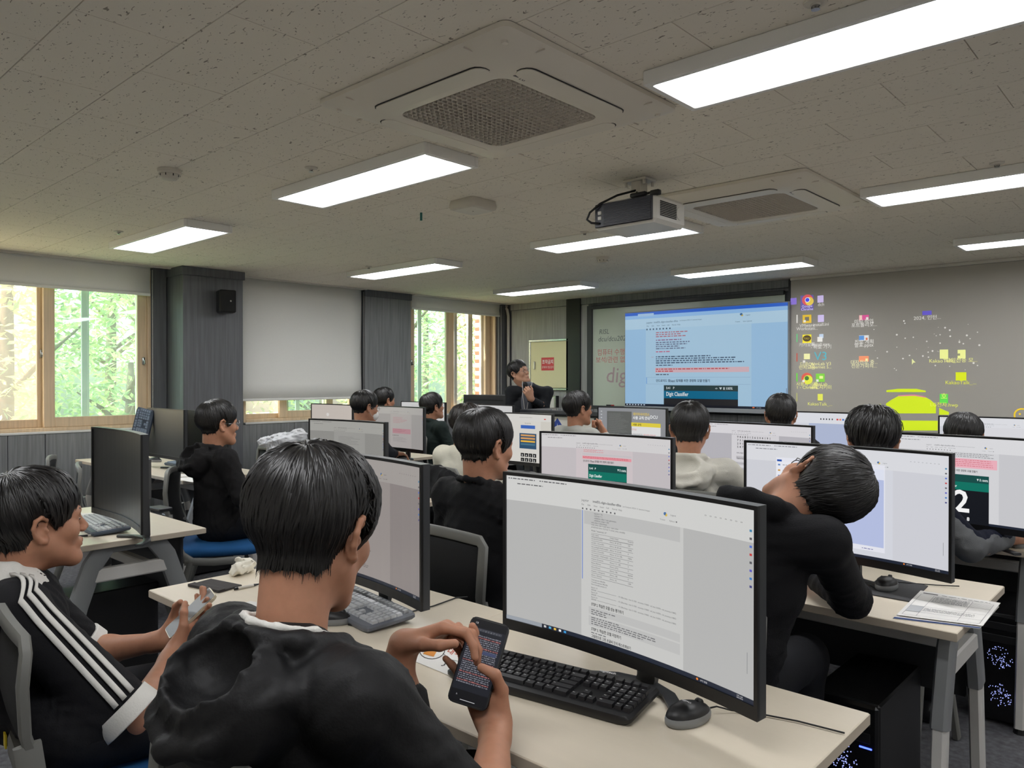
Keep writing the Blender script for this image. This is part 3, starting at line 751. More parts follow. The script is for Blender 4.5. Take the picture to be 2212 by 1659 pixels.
a, b = q(1744, 648); c.disc(a, b, .055, (226, 96, 100), 2, 18); c.disc(a + .02, b - .015, .042, (236, 206, 90), 3); c.disc(a, b, .026, (240, 240, 245), 4); c.disc(a, b, .02, (70, 80, 240), 5)
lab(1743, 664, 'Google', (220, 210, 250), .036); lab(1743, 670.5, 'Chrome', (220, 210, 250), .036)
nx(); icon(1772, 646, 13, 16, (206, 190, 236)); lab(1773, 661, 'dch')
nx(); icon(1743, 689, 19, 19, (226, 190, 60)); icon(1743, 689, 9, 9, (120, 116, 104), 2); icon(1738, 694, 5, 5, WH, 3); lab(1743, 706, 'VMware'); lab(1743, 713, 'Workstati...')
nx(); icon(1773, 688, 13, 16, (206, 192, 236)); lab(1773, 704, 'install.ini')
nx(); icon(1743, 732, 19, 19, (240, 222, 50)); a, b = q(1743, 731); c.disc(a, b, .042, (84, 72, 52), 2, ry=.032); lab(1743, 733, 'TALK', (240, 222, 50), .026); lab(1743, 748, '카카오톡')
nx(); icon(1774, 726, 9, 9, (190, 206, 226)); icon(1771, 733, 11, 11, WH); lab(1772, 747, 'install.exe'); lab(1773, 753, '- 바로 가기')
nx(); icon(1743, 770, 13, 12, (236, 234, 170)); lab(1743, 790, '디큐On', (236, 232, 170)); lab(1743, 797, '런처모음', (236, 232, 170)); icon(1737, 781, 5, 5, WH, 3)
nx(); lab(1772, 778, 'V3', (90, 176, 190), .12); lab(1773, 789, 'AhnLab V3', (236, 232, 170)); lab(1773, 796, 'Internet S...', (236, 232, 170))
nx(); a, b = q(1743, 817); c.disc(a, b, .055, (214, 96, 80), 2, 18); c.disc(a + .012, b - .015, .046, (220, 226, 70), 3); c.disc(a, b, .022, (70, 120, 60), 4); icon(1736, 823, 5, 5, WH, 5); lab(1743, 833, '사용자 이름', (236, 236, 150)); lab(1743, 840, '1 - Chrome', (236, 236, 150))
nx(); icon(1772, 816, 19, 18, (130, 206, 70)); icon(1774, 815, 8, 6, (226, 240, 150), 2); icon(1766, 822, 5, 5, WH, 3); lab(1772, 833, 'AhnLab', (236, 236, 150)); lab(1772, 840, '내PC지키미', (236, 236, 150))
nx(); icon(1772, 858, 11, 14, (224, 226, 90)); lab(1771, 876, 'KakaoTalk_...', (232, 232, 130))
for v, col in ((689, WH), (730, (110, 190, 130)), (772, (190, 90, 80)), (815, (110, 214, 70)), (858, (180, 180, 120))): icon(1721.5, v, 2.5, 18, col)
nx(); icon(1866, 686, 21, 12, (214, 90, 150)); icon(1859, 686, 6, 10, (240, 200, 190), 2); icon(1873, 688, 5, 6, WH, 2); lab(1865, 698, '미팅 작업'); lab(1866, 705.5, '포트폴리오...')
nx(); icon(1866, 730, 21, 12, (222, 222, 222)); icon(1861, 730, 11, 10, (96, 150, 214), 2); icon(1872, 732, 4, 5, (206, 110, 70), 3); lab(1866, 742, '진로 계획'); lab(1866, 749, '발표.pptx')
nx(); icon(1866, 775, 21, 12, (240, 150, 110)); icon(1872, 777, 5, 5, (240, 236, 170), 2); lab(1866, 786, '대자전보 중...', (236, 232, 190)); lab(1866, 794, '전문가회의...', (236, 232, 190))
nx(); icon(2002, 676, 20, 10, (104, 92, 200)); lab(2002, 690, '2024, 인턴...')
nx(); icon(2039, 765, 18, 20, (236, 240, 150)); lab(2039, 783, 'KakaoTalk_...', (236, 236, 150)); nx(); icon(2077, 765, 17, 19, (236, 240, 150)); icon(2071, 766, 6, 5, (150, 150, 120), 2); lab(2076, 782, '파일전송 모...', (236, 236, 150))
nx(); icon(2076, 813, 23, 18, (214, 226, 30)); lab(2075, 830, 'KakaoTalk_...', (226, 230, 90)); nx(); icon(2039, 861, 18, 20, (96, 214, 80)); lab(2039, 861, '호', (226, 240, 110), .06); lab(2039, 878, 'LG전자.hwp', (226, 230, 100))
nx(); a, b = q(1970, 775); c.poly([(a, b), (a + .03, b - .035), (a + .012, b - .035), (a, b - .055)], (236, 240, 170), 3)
HB = (206, 228, 30)
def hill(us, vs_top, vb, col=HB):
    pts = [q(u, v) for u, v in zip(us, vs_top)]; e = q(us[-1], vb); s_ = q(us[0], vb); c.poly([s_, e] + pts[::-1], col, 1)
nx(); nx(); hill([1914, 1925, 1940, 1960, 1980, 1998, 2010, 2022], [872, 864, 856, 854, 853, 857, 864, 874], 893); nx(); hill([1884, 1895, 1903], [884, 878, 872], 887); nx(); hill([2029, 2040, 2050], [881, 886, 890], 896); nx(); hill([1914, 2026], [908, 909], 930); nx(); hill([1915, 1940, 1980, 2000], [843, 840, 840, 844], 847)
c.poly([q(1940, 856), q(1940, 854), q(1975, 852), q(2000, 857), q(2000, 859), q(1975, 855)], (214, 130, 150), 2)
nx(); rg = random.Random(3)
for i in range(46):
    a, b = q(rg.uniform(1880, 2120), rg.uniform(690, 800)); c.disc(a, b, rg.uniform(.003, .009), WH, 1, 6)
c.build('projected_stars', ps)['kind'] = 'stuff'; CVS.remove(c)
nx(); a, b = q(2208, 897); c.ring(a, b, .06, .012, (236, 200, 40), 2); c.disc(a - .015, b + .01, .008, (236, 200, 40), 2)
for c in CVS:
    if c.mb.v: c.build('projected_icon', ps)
# ------------------------------------------------------------------ desks, chairs, computers
m_desk = mat('cream_laminate', (220, 209, 189), 0.38, noise=((6, 60, 6), 0.012, True)); m_edge = mat('desk_edge', (196, 184, 166), 0.5)
m_leg = mat('leg_white', (206, 204, 200), 0.4); m_legg = mat('leg_grey', (128, 130, 132), 0.45); m_mod = mat('modesty_dark', (40, 41, 44), 0.6)
m_chair = mat('chair_grey', (112, 112, 108), 0.5); m_mesh = mat('chair_mesh', (24, 24, 26), 0.85, bump=((900, 900, 900), .6)); m_seat = mat('seat_blue', (22, 86, 142), 0.85, bump=((600, 600, 600), .4)); m_yel = mat('yellow_sticker', (226, 200, 40), .5)
DZ = .72
def desk(label, x0, x1, y0, y1):
    w = (x1 - x0) / 2 - .0015; d = (y1 - y0) / 2
    t = thing('folding_desk', label, 'desk', ((x0 + x1) / 2, (y0 + y1) / 2, 0), group='cream folding desks')
    MB().rbox(-w, w, -d, d, DZ - .025, DZ, .002).build('tabletop', m_desk, t)
    e = MB(); e.box(-w - .0006, w + .0006, -d - .0006, d + .0006, DZ - .0225, DZ - .0025); e.build('edge_band', m_edge, t)
    for sx in (-1, 1):
        x = sx * (w - .06)
        for sy in (-1, 1):
            up = MB(); up.tube([(x, sy * .10, DZ - .03), (x, sy * .15, DZ - .10), (x, sy * .205, DZ - .26), (x, sy * .215, DZ - .30)], 1, 8, flat=(.075, .045), up=(1, 0, 0)); lg = auto_smooth(up.build('leg_bracket', m_legg, t), 40)
            lo = MB(); lo.tube([(x, sy * .212, DZ - .29), (x, sy * .262, .02)], 1, 8, flat=(.066, .038), up=(1, 0, 0)); auto_smooth(lo.build('leg', m_leg, t), 40)
            MB().cyl((x, sy * .265, 0), (x, sy * .265, .022), .024, .02, 10).build('foot', m_black, t)
        MB().rbox(x - .02, x + .02, -.15, .15, DZ - .17, DZ - .115, .006).build('side_rail', m_leg, t)
        MB().rbox(x - .018, x + .018, -.14, .14, DZ - .055, DZ - .0255, .004).build('hinge_plate', m_legg, t)
    MB().rbox(-w + .08, w - .08, .06, .10, DZ - .165, DZ - .12, .005).build('cross_rail', m_leg, t)
    MB().rbox(-w + .09, w - .09, d - .075, d - .06, DZ - .36, DZ - .027, .004).build('modesty_panel', m_mod, t)
    return t
Y1, Y2, Y3, Y4 = (.995, 1.59), (2.245, 2.86), (3.49, 4.10), (4.77, 5.38)
desk('cream desk in front with the large near monitor and black keyboard', -1.475, -.495, *Y1)
desk('cream desk left of the front one with wallet and tissue', -2.46, -1.475, *Y1)
desk('cream desk by the left with a switched off curved monitor', -4.29, -3.30, .985, 1.585)
desk('cream desk on the right with mouse pad and printed sheets', -1.475, -.485, *Y2)
desk('cream desk in front of the student in a black shirt', -2.46, -1.475, *Y2)
desk('cream desk at the right edge under the hand on a mouse', -1.475, -.485, *Y3)
desk('cream desk of the student in the white hoodie', -2.46, -1.475, *Y3)
desk('cream desk of the last row before the projection screen', -1.475, -.485, *Y4)
desk('cream desk of the last row below the large display', -2.46, -1.475, *Y4)
desk('cream desk with a dim notebook monitor behind the nearest head', -4.08, -3.10, 2.22, 2.83)
desk('cream desk by the window wall with two mice and a keyboard', -5.94, -4.95, *(2.215, 2.83))
desk('cream desk by the column with a keyboard propped upright', -6.93, -5.94, 2.215, 2.83)
desk('cream desk of the student in the beige shirt', -3.95, -2.96, *Y3)
desk('cream desk with a hand on a mouse before the drawn blind', -5.94, -4.95, 3.87, 4.47)
desk('cream desk in the middle row nearest the windows', -6.93, -5.94, 3.87, 4.47)
desk('cream desk of the student resting his chin', -3.95, -2.96, *Y4)
desk('cream desk of the student in the dark green jacket', -5.94, -4.95, 5.10, 5.70)
desk('cream desk in the last row nearest the windows', -6.93, -5.94, 5.10, 5.70)

# ---- chairs
def chair(label, x, y, deg, z=0):
    t = thing('task_chair', label, 'chair', (x, y, z), math.radians(deg), 'grey framed mesh chairs')
    se = MB(); P = []
    for h, r, zz in ((.20, .06, .425), (.225, .08, .44), (.23, .085, .462), (.215, .08, .48), (.12, .06, .487)): P.append([(px, py + .02, zz) for px, py in rsq(h, r, 5)])
    se.grid(P, close=True); n = len(P[0]); se.add([p for p in P[-1]], [tuple(range(n))]); se.add([p for p in P[0]], [tuple(range(n))[::-1]])
    auto_smooth(se.build('seat', m_seat, t), 60)
    def by(zz, x=0): return -.215 - (zz - .5) * .16 + .25 * x * x * 1.6 - .035 * math.sin((zz - .52) / .36 * math.pi) + .02
    loop = []
    for i in range(9): xx = -.205 + .41 * i / 8; loop.append((xx, .875 - .25 * xx * xx))
    loop += [(.222, .845), (.222, .78), (.208, .68), (.195, .60), (.175, .545)]
    for i in range(7): xx = .15 - .3 * i / 6; loop.append((xx, .535))
    loop += [(-.175, .545), (-.195, .60), (-.208, .68), (-.222, .78), (-.222, .845)]
    pts = [(a, by(b, a), b) for a, b in loop]
    auto_smooth(MB().tube(pts, 1, 8, closed=True, flat=(.034, .022), up=(0, 1, 0)).build('back_frame', m_chair, t), 50)
    rows = []
    for i in range(9):
        zz = .545 + .315 * i / 8; hw = np.interp(zz, [.545, .60, .78, .845, .87], [.175, .195, .222, .217, .20]); rows.append([(-hw + 2 * hw * j / 8, by(zz, -hw + 2 * hw * j / 8) + .004, zz) for j in range(9)])
    me = MB().grid(rows).build('back_mesh', m_mesh, t, smooth=True); q = me.modifiers.new('thick', 'SOLIDIFY'); q.thickness = .006
    bar = MB().tube([(-.17, by(.55, .17) - .006, .56), (-.08, by(.55) - .018, .553), (.08, by(.55) - .018, .553), (.17, by(.55, .17) - .006, .56)], 1, 8, flat=(.055, .02), up=(0, 1, 0)).build('lumbar_bar', m_chair, t); auto_smooth(bar, 50)
    MB().rbox(-.125, -.095, by(.55) - .031, by(.55) - .027, .54, .57, .0005).build('sticker', m_yel, bar)
    for s in (-1, 1):
        auto_smooth(MB().tube([(s * .205, by(.66, .2), .66), (s * .222, -.225, .56), (s * .232, -.17, .45), (s * .235, -.12, .41)], 1, 8, flat=(.05, .03), up=(1, 0, 0)).build('side_post', m_chair, t), 50)
        auto_smooth(MB().tube([(s * .235, -.15, .415), (s * .237, 0, .405), (s * .235, .15, .41)], 1, 8, flat=(.04, .028), up=(1, 0, 0)).build('seat_rail', m_chair, t), 50)
        for yy, y1 in ((.10, .22), (-.12, -.25)): auto_smooth(MB().tube([(s * .237, yy, .41), (s * .245, (yy + y1) / 2, .2), (s * .25, y1, .01)], 1, 8, flat=(.034, .026), up=(1, 0, 0)).build('leg', m_chair, t), 50)
    return t

# ---- monitors
m_bez = mat('bezel_black', (16, 16, 18), 0.35); m_bezg = mat('bezel_grey', (52, 54, 57), 0.4); m_off = mat('screen_off', (22, 22, 21), 0.36, spec=0.9)
def monitor(label, ul, ur, vt, W, deg, content=None, H=.365, R=1.8, gain=1.0, zt=None, name='curved_monitor', foot=True, tilt=0.0):
    cx, cy, z1 = fit(ul, ur, vt, W, deg)
    if zt: z1 = zt
    t = thing(name, label, 'monitor', (cx, cy, DZ), math.radians(deg), 'desktop monitors')
    zb = z1 - DZ - H; ztop = z1 - DZ; s = (W / 2) ** 2 / (2 * R); tl = math.tan(math.radians(tilt))
    def yc(x, z=0): return s - x * x / (2 * R) + (z - zb) * tl
    N = 14; xs_ = [-W / 2 + W * i / N for i in range(N + 1)]
    def strip(z0, z1_, d0, d1, x0=-W / 2, x1=W / 2, n=N):
        X = [x0 + (x1 - x0) * i / n for i in range(n + 1)]; mb = MB()
        rows = [[(x, yc(x, z0) + d0, z0) for x in X], [(x, yc(x, z1_) + d0, z1_) for x in X], [(x, yc(x, z1_) + d1, z1_) for x in X], [(x, yc(x, z0) + d1, z0) for x in X], [(x, yc(x, z0) + d0, z0) for x in X]]
        mb.grid(rows)
        for i in (0, n): mb.add([rows[k][i] for k in range(4)], [(0, 1, 2, 3)])
        return mb
    bb, bt = .024, .008
    mb = strip(zb, ztop, .004, .026); mb.build('rear_shell', m_bezg, t, smooth=False)
    fr = MB()
    for q in (strip(zb, zb + bb, -.003, .005), strip(ztop - bt, ztop, -.003, .005), strip(zb + bb, ztop - bt, -.003, .005, -W / 2, -W / 2 + bt, 1), strip(zb + bb, ztop - bt, -.003, .005, W / 2 - bt, W / 2, 1)): fr.add(q.v, q.f)
    fr.build('bezel', m_bez, t)
    hs = MB(); hs.rbox(-.17, .17, s + .02, s + .06, (zb + ztop) / 2 - .09, (zb + ztop) / 2 + .09, .015); hs.build('rear_housing', m_bezg, t)
    ne = MB(); ne.tube([(0, s + .05, (zb + ztop) / 2), (0, s + .085, (zb + ztop) / 2 - .06), (0, s + .09, .02), (0, s + .085, .008)], 1, 8, flat=(.05, .022), up=(0, 1, 0)); auto_smooth(ne.build('stand_neck', m_bezg, t), 50)
    bs = MB(); bs.tube([(-.13, s + .02, .006), (-.07, s + .07, .006), (0, s + .09, .007), (.07, s + .07, .006), (.13, s + .02, .006)], 1, 8, flat=(.03, .011), up=(0, 0, 1)); auto_smooth(bs.build('stand_base', m_bezg, t), 50)
    sw, sh = W - 2 * bt, H - bb - bt
    X = [-sw / 2 + sw * i / N for i in range(N + 1)]
    sc = MB().grid([[(x, yc(x, zb + bb + k * sh) + .002, zb + bb + k * sh) for x in X] for k in (0, 1)]).build('screen', m_off, t)
    if content:
        c = Canvas(lambda x, y, L: (-sw / 2 + x * sw, yc(-sw / 2 + x * sw, zb + bb + y * sh) + .0014 - .00025 * L, zb + bb + y * sh), step=.08, gain=gain)
        c.ar = sw / sh; c.sw = sw; c.sh = sh
        content(c); c.build('screen_image', sc)
    return t

# page helpers: canvas is 0..1 in x and y
def T_(c, x, y, s, size, col, L=6, bold=False, maxw=None):
    vs, fs, w = text_geo(s, bold); kx = size / c.ar; ky = size
    if maxw and w * kx > maxw: kx = maxw / w
    c._m(col); c.mb.add([c.mapf(x + p[0] * kx, y + p[1] * ky, L) for p in vs], fs)
def dash(c, x, y, w, n, col, h=.006, dy=.013, L=6, seed=0, rag=.5):
    rg = random.Random(seed + int(y * 1000))
    for i in range(n):
        xx = x; e = x + w * rg.uniform(1 - rag, 1)
        while xx < e:
            ww = rg.uniform(.004, .02); c.rect(xx, y - dy * i, min(xx + ww, e), y - dy * i + h, col, L); xx += ww + .004
def browser(c, bg, page, bar, ink, px0=.333, px1=.747, side=True, task=True, head=.83):
    c.rect(0, 0, 1, 1, bg, 1); c.rect(0, .905, 1, 1, bar, 2); c.rect(px0, 0, px1, head, page, 2); c.rect(0, head, 1, .905, bar, 2)
    dash(c, .01, .978, .12, 1, ink, .007); dash(c, .15, .978, .12, 1, ink, .007); dash(c, .05, .945, .16, 1, ink, .007)
    T_(c, px0 + .002, .888, 'jupyter', .021, ink); T_(c, px0 + .05, .888, 'intelDL-digit-classifier-tflite', .021, ink, bold=True, maxw=.12); T_(c, px0 + .175, .888, 'Last Checkpoint: 2023.01.15  (autosaved changes)', .012, ink, maxw=.11)
    for i, s in enumerate(('File', 'Edit', 'View', 'Insert', 'Cell', 'Kernel', 'Help')): T_(c, px0 + .002 + .026 * i, .862, s, .015, ink, maxw=.022)
    for i in range(9): c.rect(px0 + .004 + .017 * i, .836, px0 + .010 + .017 * i, .846, ink, 6)
    c.disc(px0 + .345, .892, .006, (70, 110, 160), 6, 8, ry=.010); c.disc(px0 + .349, .886, .005, (214, 180, 70), 6, 8, ry=.009); T_(c, px0 + .366, .886, 'Logout', .014, ink)
    T_(c, px0 + .325, .852, 'Trusted', .012, ink); T_(c, px0 + .362, .852, 'Python 3 ●', .012, ink)
    if side:
        for i, col in enumerate(((60, 130, 170), (90, 90, 96), (80, 110, 200), (196, 60, 60), (90, 90, 96), (90, 90, 190), (60, 120, 190), (70, 70, 130))): c.rect(.983, .885 - .041 * i, .991, .897 - .041 * i, col, 6)
        for i in range(8): c.ring(.83 + .018 * i, .925, .0035, .0012, ink, 6, 6)
    if task:
        c.rect(0, 0, 1, .026, (34, 40, 54), 3); c.rect(.0, 0, .16, .026, (150, 156, 164), 4)
        for i, col in enumerate(((200, 200, 200), (90, 170, 210), (230, 190, 80), (236, 236, 236), (60, 150, 210))): c.rect(.17 + .022 * i, .006, .18 + .022 * i, .020, col, 6)
        c.disc(.80, .013, .004, (230, 130, 50), 6, 8, ry=.007); T_(c, .81, .008, '10℃ 맑음', .012, (220, 220, 224)); T_(c, .94, .014, '오전 11:58', .009, (220, 220, 224), maxw=.03); T_(c, .94, .004, '2024-05-03', .009, (220, 220, 224), maxw=.03)
    c.rect(.975, .15, .9765, .26, (120, 122, 126), 6)
PG, BGc, BR, IK = (196, 196, 194), (178, 178, 177), (204, 204, 202), (96, 96, 98)
def scr1(c):
    browser(c, BGc, PG, BR, IK)
    c.rect(.345, .745, .735, .83, (184, 184, 183), 3); c.rect(.337, .39, .3395, .83, (60, 110, 200), 4)
    x = .377
    for i, (s, ind) in enumerate((('epochs = 10,', .012), ('verbose = 1,', .012), ('validation_data = test_generator,', .012), ('validation_steps = 50)', .012), ("end_time = time.time()", 0), ('train_time_min = end_time - start_time', 0), ("print('train time: %.2f min' % (train_time_min/60))", 0))): T_(c, x + ind, .815 - .0145 * i, s, .0135, (70, 70, 74), maxw=.2)
    T_(c, x, .705, 'Model: "sequential_10"', .0135, (60, 60, 62))
    c.rect(x, .692, .551, .6935, (90, 90, 92), 5)
    rows = (('Layer (type)', 'Output Shape', 'Param #'), ('conv2d (Conv2D)', '(None, 28, 28, 32)', '320'), ('conv2d_1 (Conv2D)', '(None, 28, 28, 64)', '18496'), ('max_pooling2d (MaxPooling2D)', '(None, 14, 14, 64)', '0'), ('conv2d_2 (Conv2D)', '(None, 14, 14, 128)', '73856'), ('max_pooling2d_1 (MaxPooling2D)', '(None, 7, 7, 128)', '0'), ('dropout (Dropout)', '(None, 7, 7, 128)', '0'), ('flatten (Flatten)', '(None, 6272)', '0'), ('dense (Dense)', '(None, 128)', '802944'), ('dropout_1 (Dropout)', '(None, 128)', '0'), ('dense_1 (Dense)', '(None, 10)', '1290'))
    for i, r in enumerate(rows):
        y = .68 - .0255 * i
        for k, (s, xx) in enumerate(zip(r, (x, .455, .53))): T_(c, xx, y, s, .0125, (70, 70, 74), maxw=(.072, .06, .03)[k])
        c.rect(x, y - .0085, .551, y - (.0105 if i else .0115), (110, 110, 112), 5)
    for i, s in enumerate(('Total params: 896,906', 'Trainable params: 896,906', 'Non-trainable params: 0')): T_(c, x, .395 - .0145 * i, s, .0125, (70, 70, 74))
    for i in range(3):
        y = .345 - .03 * i
        T_(c, x, y, 'Epoch %d/3' % (i + 1), .0125, (70, 70, 74)); T_(c, x, y - .0145, '600/600', .0125, (70, 70, 74)); c.rect(x + .025, y - .012, x + .105, y - .0105, (90, 90, 92), 5)
        T_(c, x + .11, y - .0145, '- 17s 28ms/step - loss: 0.1320 - accuracy: 0.9600 - val_loss: 0.0393 - val_accuracy: 0.9872', .0125, (70, 70, 74), maxw=.24)
    T_(c, x, .235, 'STEP 2. 학습한 모델 성능 평가하기', .024, (30, 30, 32), bold=True, maxw=.135)
    c.rect(.365, .178, .735, .225, (186, 186, 185), 3); dash(c, x, .205, .14, 1, (110, 110, 112)); dash(c, x, .192, .09, 2, (110, 110, 112))
    c.rect(.365, .105, .735, .168, (186, 186, 185), 3); dash(c, x, .156, .16, 1, (110, 110, 112)); dash(c, x, .143, .27, 3, (110, 110, 112), rag=.3)
    T_(c, x, .078, 'STEP 3. 학습한 모델 저장하기', .024, (30, 30, 32), bold=True, maxw=.125)
    dash(c, x, .06, .1, 1, (110, 110, 112)); T_(c, x, .034, '그림판으로 그린 손글씨 인식 테스트해보기', .022, (30, 30, 32), bold=True, maxw=.165)
def scr2(c):
    pk = lambda q: tuple(q)
    browser(c, (146, 138, 136), (158, 150, 147), (170, 164, 160), (100, 96, 96))
    dash(c, .38, .5, .2, 1, (110, 104, 104)); dash(c, .36, .25, .25, 2, (110, 104, 104)); dash(c, .36, .12, .25, 3, (110, 104, 104))
def scr3(c):
    browser(c, (203, 204, 211), (208, 210, 218), (214, 215, 220), (120, 122, 128))
    c.rect(.16, .075, .71, .87, (224, 225, 234), 6); c.rect(.165, .12, .705, .735, (178, 188, 222), 7); c.rect(.165, .735, .705, .83, (218, 222, 236), 7)
    c.rect(.165, .83, .19, .85, (44, 84, 170), 8); c.rect(.16, .33, .29, .83, (228, 229, 236), 8)
    for i in range(9): c.rect(.17, .79 - .055 * i, .182, .805 - .055 * i, ((90, 130, 190), (200, 150, 60), (80, 110, 190), (90, 120, 190), (70, 70, 76), (80, 80, 86), (110, 110, 120), (40, 40, 44), (190, 70, 60))[i], 9); dash(c, .195, .795 - .055 * i, .05, 1, (130, 132, 140), L=9)
    for i in range(6): c.rect(.47 + .02 * i, .775, .482 + .02 * i, .80, (52, 60, 150), 9)
    c.rect(.57, .765, .575, .79, (60, 80, 170), 9); c.rect(.4, .1, .49, .108, (30, 110, 110), 8); dash(c, .6, .09, .09, 1, (90, 92, 150), L=9)
GT, GD = (16, 112, 96), (22, 74, 70)
def phone(c, x0, x1, ytop, scale=1.0, digit=False, L=5):
    w = x1 - x0; h = w * c.ar
    c.rect(x0, max(.0, ytop - h * 2), x1, ytop, (22, 24, 30), L); c.rect(x0, max(0, ytop - h * .165), x1, ytop, GD, L + 1)
    if ytop - h * .165 > 0: c.rect(x0, max(0, ytop - h * .345), x1, ytop - h * .165, GT, L + 1)
    T_(c, x0 + w * .03, ytop - h * .12, '5:41  P', h * .062, (220, 232, 230), L + 2, True); T_(c, x1 - w * .15, ytop - h * .12, '100%', h * .062, (220, 232, 230), L + 2, True)
    c.rect(x1 - w * .18, ytop - h * .12, x1 - w * .165, ytop - h * .065, (220, 232, 230), L + 2); c.poly([(x1 - w * .24, ytop - h * .07), (x1 - w * .20, ytop - h * .07), (x1 - w * .22, ytop - h * .12)], (220, 232, 230), L + 2)
    if ytop - h * .3 > 0: T_(c, x0 + w * .03, ytop - h * .29, 'Digit Classifier', h * .085, (230, 238, 236), L + 2, True, maxw=w * .33)
def scr4(c):
    browser(c, (190, 184, 187), (200, 190, 193), (205, 203, 204), (130, 126, 130), .27, .71)
    dash(c, .33, .815, .16, 3, (206, 132, 138)); c.rect(.32, .752, .7, .772, (192, 187, 190), 4); c.rect(.32, .705, .7, .740, (222, 146, 156), 4); dash(c, .325, .728, .36, 2, (196, 92, 104), L=6, dy=.014, rag=.2)
    T_(c, .325, .668, '안드로이드 앱(app) 탑재를 위한 경량화 모델 만들기', .028, (60, 56, 60), bold=True, maxw=.24)
    phone(c, .365, .665, .645)
def scr5(c):
    browser(c, (176, 174, 180), (206, 204, 208), (210, 208, 212), (130, 128, 132), .30, .72, head=.85)
    rg = random.Random(4)
    for r, s in enumerate(('94683156204191', '73121190348070', '29141714460210', '54735671022931')):
        for k, ch in enumerate(s): T_(c, .35 + .022 * k, .79 - .05 * r, ch, .042, (36, 36, 40), bold=True)
    T_(c, .345, .555, 'STEP 2. 학습한 모델 저장하기', .022, (60, 58, 62), bold=True, maxw=.12); T_(c, .345, .47, '그림판으로 그린 손글씨 인식 테스트해보기', .022, (60, 58, 62), bold=True, maxw=.15)
    for y in (.52, .43, .35, .27): c.rect(.34, y - .05, .7, y, (190, 188, 192), 4); dash(c, .345, y - .02, .3, 2, (150, 148, 154))
    c.rect(.34, .05, .7, .17, (226, 150, 156), 4)
def scr6(c):
    browser(c, (196, 196, 200), (208, 208, 211), (214, 214, 217), (130, 130, 134), .20, .62)
    dash(c, .24, .81, .36, 3, (120, 120, 124), rag=.1, dy=.018); c.rect(.23, .645, .61, .755, (230, 172, 184), 4); dash(c, .24, .735, .36, 4, (200, 100, 112), rag=.1, dy=.022)
    T_(c, .24, .60, '안드로이드 앱(app) 탑재를 위한 경량화 모델 만들기', .028, (60, 60, 64), bold=True, maxw=.26)
    phone(c, .28, .565, .565); T_(c, .36, .13, '2', .36, (240, 240, 240), 8, True); T_(c, .44, .03, '8', .06, (240, 240, 240), 8, True)
def scr7(c):
    browser(c, (200, 202, 208), (212, 212, 217), (216, 217, 222), (140, 140, 146), .30, .74); c.rect(.34, .55, .72, .62, (232, 180, 190), 4)
def scr8(c):
    c.rect(0, 0, 1, 1, (170, 180, 206), 1); c.rect(0, .80, 1, 1, (214, 216, 222), 2); c.rect(0, 0, .16, .8, (206, 208, 216), 2)
    for i in range(5): c.rect(.28 + .03 * i, .87, .292 + .03 * i, .90, (60, 60, 66), 4)
    for i, col in enumerate(((200, 60, 60), (230, 130, 90), (60, 110, 190), (110, 160, 200), (120, 120, 130), (60, 60, 70))): c.rect(.45 + .03 * i, .87, .47 + .03 * i, .90, col, 4)
def scr9(c):
    c.rect(0, 0, 1, 1, (136, 138, 142), 1); c.rect(.12, .36, .48, .92, (92, 94, 92), 3); dash(c, .14, .86, .3, 24, (120, 122, 120), .006, .021, 5)
    T_(c, .5, .84, '데이터사이언스', .075, (214, 186, 66), bold=True, maxw=.25); T_(c, .5, .75, '사용 교직 안내', .085, (236, 236, 236), bold=True, maxw=.25); T_(c, .76, .78, 'DCU', .1, (226, 228, 230), bold=True)
    c.rect(.47, .58, .92, .67, (214, 196, 60), 3); T_(c, .5, .60, '사용 규칙', .06, (50, 50, 40), bold=True); c.rect(.22, 0, .92, .54, (214, 214, 214), 2); c.rect(.47, .4, .92, .58, (214, 214, 214), 2)
    T_(c, .48, .49, '강의실', .05, (190, 90, 90)); T_(c, .24, .37, '01', .05, (80, 80, 80), bold=True); T_(c, .3, .38, '컴퓨터 기자재, 마우스 등을 분실하거나', .045, (70, 70, 74), maxw=.35); T_(c, .66, .38, '파손하지 않습니다.', .045, (200, 60, 60), maxw=.2); T_(c, .3, .31, '(발생 시 담당자에게 알려주세요)', .04, (90, 90, 94), maxw=.4)
    T_(c, .24, .2, '02', .05, (80, 80, 80), bold=True); T_(c, .3, .2, '물품을 가져오지 않고 음식물 등 반입을', .045, (70, 70, 74), maxw=.36); T_(c, .67, .2, '금지', .045, (200, 60, 60))
    for i in range(10): c.rect(.03, .9 - .075 * i, .05, .92 - .075 * i, (190, 192, 196), 3)
def scr10(c):
    c.rect(0, 0, 1, 1, (198, 194, 186), 1); c.rect(.3, 0, .83, .86, (206, 203, 197), 2); c.rect(0, .86, 1, 1, (206, 204, 200), 2); dash(c, .5, .93, .2, 1, (130, 128, 126)); c.rect(.88, .9, .91, .92, (200, 70, 60), 4)
    T_(c, .58, .8, '전공 심화 과정', .028, (80, 78, 76)); c.rect(.52, .70, .74, .77, (54, 96, 176), 4); c.rect(.5, .28, .76, .60, (40, 74, 104), 4)
    for i, col in enumerate(((206, 150, 90), (206, 150, 90), (220, 170, 60), (70, 110, 130))): c.rect(.52, .54 - .062 * i, .74, .575 - .062 * i, col, 6)
    for r in range(2):
        for k, ch in enumerate('0419' if r == 0 else '1376'): c.rect(.52 + .062 * k, .10 - .10 * r + .01, .572 + .062 * k, .185 - .10 * r, (20, 20, 22), 4); T_(c, .535 + .062 * k, .12 - .10 * r, ch, .06, (236, 236, 236), 6, True)
